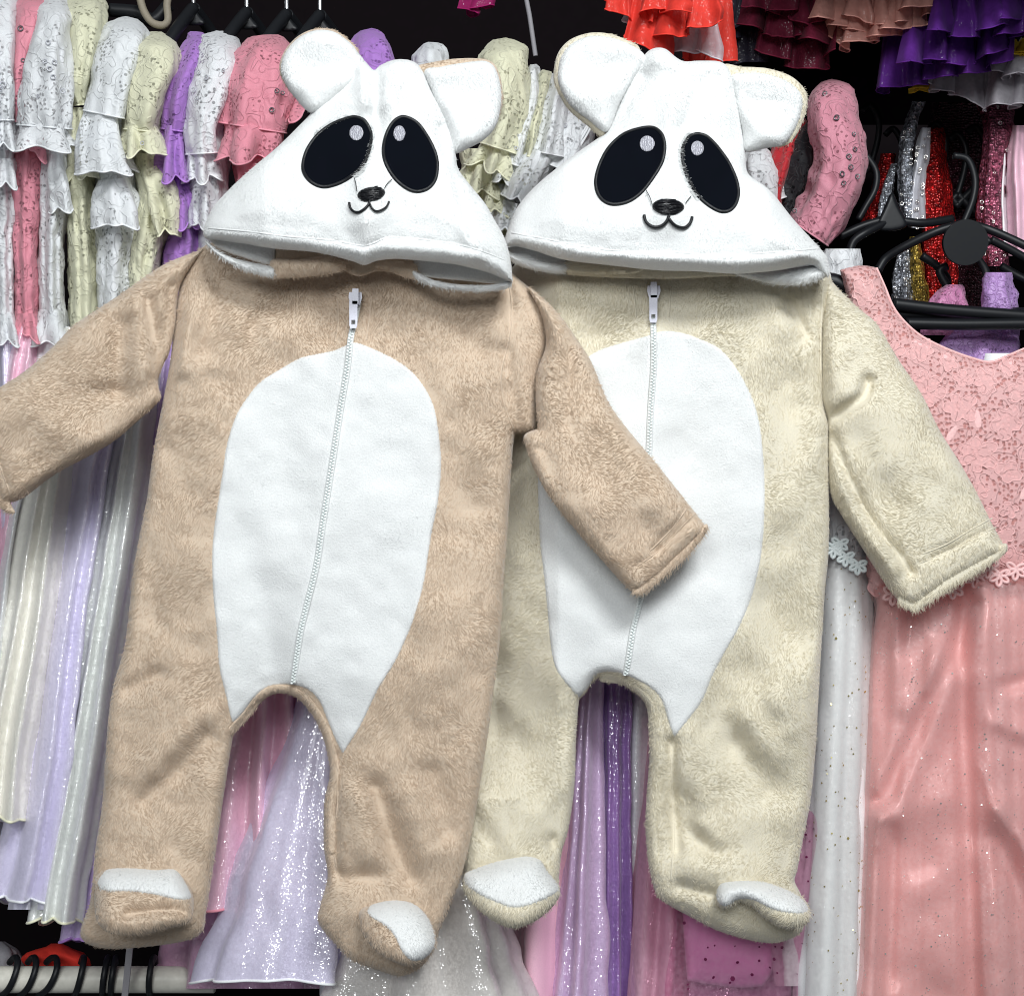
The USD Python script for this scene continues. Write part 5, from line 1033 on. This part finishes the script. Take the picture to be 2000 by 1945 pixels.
def hanger(label, neck, arms, y, hook=None, plate=None, disc=None, r=0.0042, bar=None, mat='black_plastic', hookmat='black_plastic', group='black plastic hangers'):
    o = thing('clothes_hanger', label, 'hanger', P(neck[0], neck[1], y), group)
    for a in arms:
        q = spline(a, False, 5.0, 3)
        put(o, 'arm', sweep(P(q[:, 0], q[:, 1], q[:, 2] if q.shape[1] > 2 else y), r, 10), M['black_plastic'])
    if bar:
        put(o, 'bar', sweep(P(np.array([bar[0], bar[2]]), np.array([bar[1], bar[3]]), y), r * 0.9, 10), M['black_plastic'])
    if plate:
        s = Slab(poly(plate), y - 0.002, 0.004, 6, 0, 1, (), 0, 50, 1.0, seed=1)
        put(o, 'neck_plate', s.mesh(), M['black_plastic'])
    if disc:
        x, z, rr = disc
        g = trimesh.creation.cylinder(rr * S * 1.1, 0.005, sections=48)
        g.apply_transform(trimesh.transformations.rotation_matrix(math.pi / 2, [1, 0, 0]))
        g.apply_transform(trimesh.transformations.rotation_matrix(0.12, [1, 0, 0]))
        g.apply_translation(P(x, z, y - 0.008))
        put(o, 'size_disc', g, M['black_plastic'], smooth=30)
    if hook:
        put(o, 'hook', cord(hook, y, 0.0022 if hookmat == 'steel' else 0.0034), M[hookmat])
    return o


hanger('black hanger with a round size disc at its neck, front of the right group', (1884, 440), [[(1884, 436, .13), (1830, 452, .13), (1770, 480, .14), (1730, 505, .15), (1714, 530, .15)], [(1884, 436, .13), (1930, 448, .13), (1990, 474, .12), (2040, 500, .11)], [(1905, 500, .15), (1925, 530, .15), (1926, 560, .15)], [(1850, 520, .16), (1835, 530, .16), (1850, 560, .16)]],
       .13, hook=[(1882, 436), (1900, 390), (1904, 350), (1890, 312), (1862, 305)], plate=[(1868, 440), (1900, 440), (1912, 470), (1884, 490), (1856, 470)], disc=(1885, 474, 46))
hanger('black hanger whose long arm rises from the white strap toward the size disc', (1736, 432), [[(1640, 462, .16), (1690, 440, .16), (1736, 430, .16), (1800, 436, .16), (1860, 428, .17)], [(1736, 432, .16), (1690, 455, .15), (1665, 475, .15), (1655, 520, .15)], [(1800, 500, .18), (1830, 520, .18), (1850, 545, .18), (1846, 565, .18)]],
       .16, hook=[(1676, 430), (1690, 405), (1709, 370), (1711, 335), (1692, 305)], plate=[(1742, 376), (1756, 404), (1772, 440), (1740, 452), (1712, 444), (1728, 404)])
hanger('black hanger low behind the disc with a flat neck', (1960, 470), [[(1935, 468, .17), (1970, 486, .17), (2030, 520, .17)], [(1935, 468, .17), (1900, 490, .18)], [(1955, 520, .16), (2000, 545, .15), (2040, 560, .15)]], .17)
hanger('black hanger crossing the two long bars above the lilac bodice', (1900, 610), [[(1745, 594, .10), (1850, 606, .10), (2060, 622, .10)], [(1750, 614, .11), (1860, 614, .11), (2060, 612, .12)]], .10, r=0.006)
hanger('black hanger bar with its end ball just under the lace neckline', (1890, 632), [[(1770, 632, .095), (1880, 634, .095), (2060, 632, .095)]], .095, r=0.0055)
hanger('black hanger end poking out beside the cream right shoulder', (1640, 555), [[(1600, 546, .075), (1630, 550, .072), (1652, 560, .07), (1662, 574, .07)]], .07, r=0.0075)
for (x, z), where in (((1700, 215), 'beside the rose lace sleeve'), ((1745, 260), 'left of the silver straps'), ((1830, 250), 'over the red sequin strip'), ((1870, 270), 'right of the red sequin strip'), ((1905, 255), 'beside the dull rose sequinned sleeve')):
    hanger('dark hanger neck ' + where, (x, z + 100), [[(x, z + 110, .30), (x - 40, z + 150, .30)], [(x, z + 110, .30), (x + 40, z + 150, .30)]], .30, hook=[(x, z + 110), (x + 14, z + 60), (x + 16, z + 20), (x, z - 8), (x - 16, z + 4)], group='dark hanger necks')
for k, (x, z, dx, lab) in enumerate(((378, 22, -1, 'left of the four'), (482, 30, 1, 'second of the four'), (560, 34, 1, 'third of the four'), (625, 36, 1, 'nearest the tan hood'))):
    w = 62
    hanger(f'black hanger top with steel hook over the dress row, {lab}', (x, z), [[(x, z - 6, .22), (x - w * .5, z + 34, .19), (x - w, z + 84, .17), (x - w - 10, z + 110, .16)], [(x, z - 6, .22), (x + w * .5, z + 36, .25), (x + w, z + 88, .27), (x + w + 10, z + 120, .28)]], .22,
           hook=[(x, z - 4), (x, z - 40), (x + 4, z - 80)], hookmat='steel', plate=[(x, z - 8), (x + 10, z + 6), (x + 22, z + 26), (x - 22, z + 26), (x - 10, z + 6)], r=0.0065, group='black hangers with steel hooks')
hanger('black hanger lying behind the beige plastic loop at upper left', (300, 30), [[(215, 20, .22), (270, 25, .22), (300, 40, .22), (330, 10, .22)]], .22, r=0.007)
o = thing('hanging_tag', 'beige plastic hanger end among the hangers at upper left', 'hanger', P(300, 40, .2))
put(o, 'plastic_loop', cord([(272, -10), (280, 20), (296, 44), (318, 50), (328, 40), (326, 10), (330, -10)], .2, 0.004), M['dull_beige'])
o = thing('rack_rod', 'thin grey metal rod standing behind the clothes right of the cream sleeve', 'rod', P(1040, 300, .4))
put(o, 'rod', sweep(P(np.array([1024, 1034, 1046]), np.array([-20, 30, 110]), np.array([.38, .38, .38])), 0.0028, 8), M['grey_strap'])

# ---------------------------------------------------------------- frilled skirts hanging from above


def frills(name, label, layers, mat, seed, group='frilled skirts hanging overhead'):
    e = layers[0][0]
    o = thing(name, label, 'skirt', P(e[0][0], -60, layers[0][1]), group)
    for k, (edge, y, h, amp, waves, *rest) in enumerate(layers):
        mm = rest[0] if rest else mat
        m, last = ruffle(edge, h, y, amp, waves, seed + k)
        s = put(o, 'frill', m, M[mm + '_chiffon'])
        put(s, 'frill_hem', sweep(last, 0.0007, 6, True), M[mm + '_hem'])
    return o


frills('coral_skirt', 'bright coral red frilled skirt with pale chiffon layer above the cream hood',
       [([(1165, -8), (1200, 20), (1232, 58), (1256, 92), (1290, 104), (1318, 108)], 0.03, 130, 0.012, 3.0), ([(1290, 60), (1320, 70), (1350, 62), (1378, 50), (1396, 20)], 0.02, 110, 0.012, 2.2), ([(1248, -10), (1252, 40), (1262, 100), (1290, 118), (1320, 112)], 0.05, 120, 0.006, 1.5, 'pale'),
        ([(1300, 100), (1340, 108), (1370, 96), (1394, 118)], 0.06, 130, 0.008, 1.6, 'pale'), ([(1250, 40), (1290, 20), (1330, 30)], 0.015, 90, 0.014, 2.0), ([(1330, 120), (1380, 126), (1430, 118)], 0.09, 140, 0.01, 2)], 'coral', 1)
frills('navy_skirt', 'near black frilled skirt between the coral and the burgundy ones', [([(1395, 100), (1430, 128), (1470, 120), (1500, 96)], 0.13, 160, 0.01, 2.5), ([(1390, 60), (1440, 70), (1470, 50)], 0.12, 120, 0.01, 2)], 'navy', 2)
frills('burgundy_skirt', 'burgundy chiffon frilled skirt hanging above the rose sleeve', [([(1452, 20), (1486, 70), (1514, 107), (1557, 132), (1611, 136), (1640, 100)], 0.13, 180, 0.014, 4), ([(1460, 8), (1500, 30), (1545, 26), (1580, 60), (1600, 30)], 0.105, 90, 0.016, 3.5), ([(1500, 60), (1540, 78), (1570, 66), (1598, 90)], 0.115, 120, 0.016, 3)], 'burgundy', 3)
frills('peach_skirt', 'dusky peach chiffon frilled skirt hanging right of the burgundy one', [([(1596, 50), (1632, 98), (1693, 84), (1765, 70), (1805, 44), (1836, 4)], 0.11, 150, 0.012, 4.5), ([(1660, 20), (1700, 52), (1750, 44), (1800, 16)], 0.095, 80, 0.016, 4), ([(1610, 40), (1660, 60), (1720, 66), (1780, 48)], 0.10, 90, 0.014, 4.5)], 'peach', 4)
frills('deep_purple_skirt', 'deep purple chiffon frilled skirt in the upper right corner', [([(1725, 176), (1770, 166), (1820, 160), (1865, 150), (1900, 142), (1950, 124), (2010, 66)], 0.14, 240, 0.020, 5), ([(1780, 130), (1830, 120), (1880, 130), (1940, 100), (2010, 40)], 0.12, 160, 0.022, 4.5), ([(1830, 60), (1880, 70), (1940, 50), (2010, 20)], 0.10, 110, 0.022, 4)], 'deep_purple', 5)
frills('white_skirt', 'greyish white frilled skirt under the deep purple one at right', [([(1800, 164), (1850, 182), (1886, 193), (1910, 210), (1960, 206), (2020, 202)], 0.19, 120, 0.014, 4), ([(1940, 140), (1970, 146), (2020, 138)], 0.17, 60, 0.012, 2)], 'pale', 6)
frills('yellow_skirt', 'yellow chiffon scraps showing around the greyish white frill', [([(1770, 168), (1800, 172), (1820, 170)], 0.21, 20, 0.006, 2), ([(1975, 108), (1995, 100), (2020, 108)], 0.16, 26, 0.006, 2)], 'yellow', 7)
frills('magenta_skirt', 'small magenta frill at the very top between the hoods', [([(904, 20), (925, 22), (945, 14), (960, 8)], 0.25, 60, 0.008, 2)], 'magenta', 8)
o = thing('unseen_shade_board', 'unseen dark board out of view, placed to shade the frilled skirts', 'shade_board', (0.78, 0.24, Z0 + 0.50))  # unseen board, placed to keep the main lamp off the upper right
sh = trimesh.creation.box((1.10, 0.64, 0.02)); sh.apply_translation((0.78, 0.28, Z0 + 0.50))
put(o, 'board', sh, M['dark_wall'], smooth=False)

# ---------------------------------------------------------------- lower rail
o = thing('rail', 'off-white tubular clothes rail low at left', 'rail', P(150, 1912, .14))
put(o, 'tube', sweep(P(np.linspace(-120, 420, 12), np.full(12, 1912.0), .14), 25 * S * 1.17, 28), M['rail_paint'])
for k, (x, lean) in enumerate(((18, 14), (54, 14), (92, 16), (155, 8), (206, 4), (222, 4), (297, 2))):
    o = thing('rail_hook', f'black hanger hook over the low rail, {["at the picture edge", "second from left", "third from left, under the red cloth", "fourth, beside the red cloth", "left of the close pair", "right of the close pair, near the strap", "right of the strap"][k]}', 'hook', P(x, 1912, .14), 'hooks over the low rail')
    th = np.linspace(-0.5, 3.6, 26)
    R = 33 * S * 1.17
    c = P(x, 1912, .14)
    pts = np.c_[c[0] + 0.012 * (lean / 14) * np.sin(th), c[1] - R * np.cos(th - 0.9), c[2] + R * np.sin(th - 0.9) + 0.004]
    tail = np.array([pts[0] + [-0.004 * lean / 14, -0.002, -0.03], pts[0] + [-0.003, -0.001, -0.012]])
    put(o, 'hook', sweep(np.vstack([tail, pts]), 0.0032, 8), M['black_plastic'])
o = thing('red_garment', 'bright red cloth bunched above the low rail', 'garment', P(110, 1900, .2))
m, a, b = drape([(112, 1842, .2, 30, .02), (110, 1862, .19, 56, .03), (112, 1886, .19, 58, .03), (112, 1925, .2, 50, .03)], seed=90, pleats=5, pa=(.1, .2), wr=.004, ws=60, cap=True)
put(o, 'cloth', m, M['coral_hem'])
o = thing('grey_garment', 'dark grey cloth at the left end of the low rail', 'garment', P(10, 1900, .2))
m, a, b = drape([(0, 1838, .2, 20, .02), (0, 1870, .2, 40, .03), (0, 1925, .2, 46, .03)], seed=91, pleats=4, pa=(.1, .2), wr=.004, ws=60, cap=True)
put(o, 'cloth', m, M['grey_strap'])
o = thing('rack_strap', 'grey strap running down in front of the low rail', 'strap', P(246, 1940, .11))
stp = trimesh.creation.box((0.006, 0.002, 0.14)); stp.apply_transform(trimesh.transformations.rotation_matrix(0.10, [0, 1, 0])); stp.apply_translation(P(247, 1915, .11))
put(o, 'strap', stp, M['grey_strap'], smooth=False)
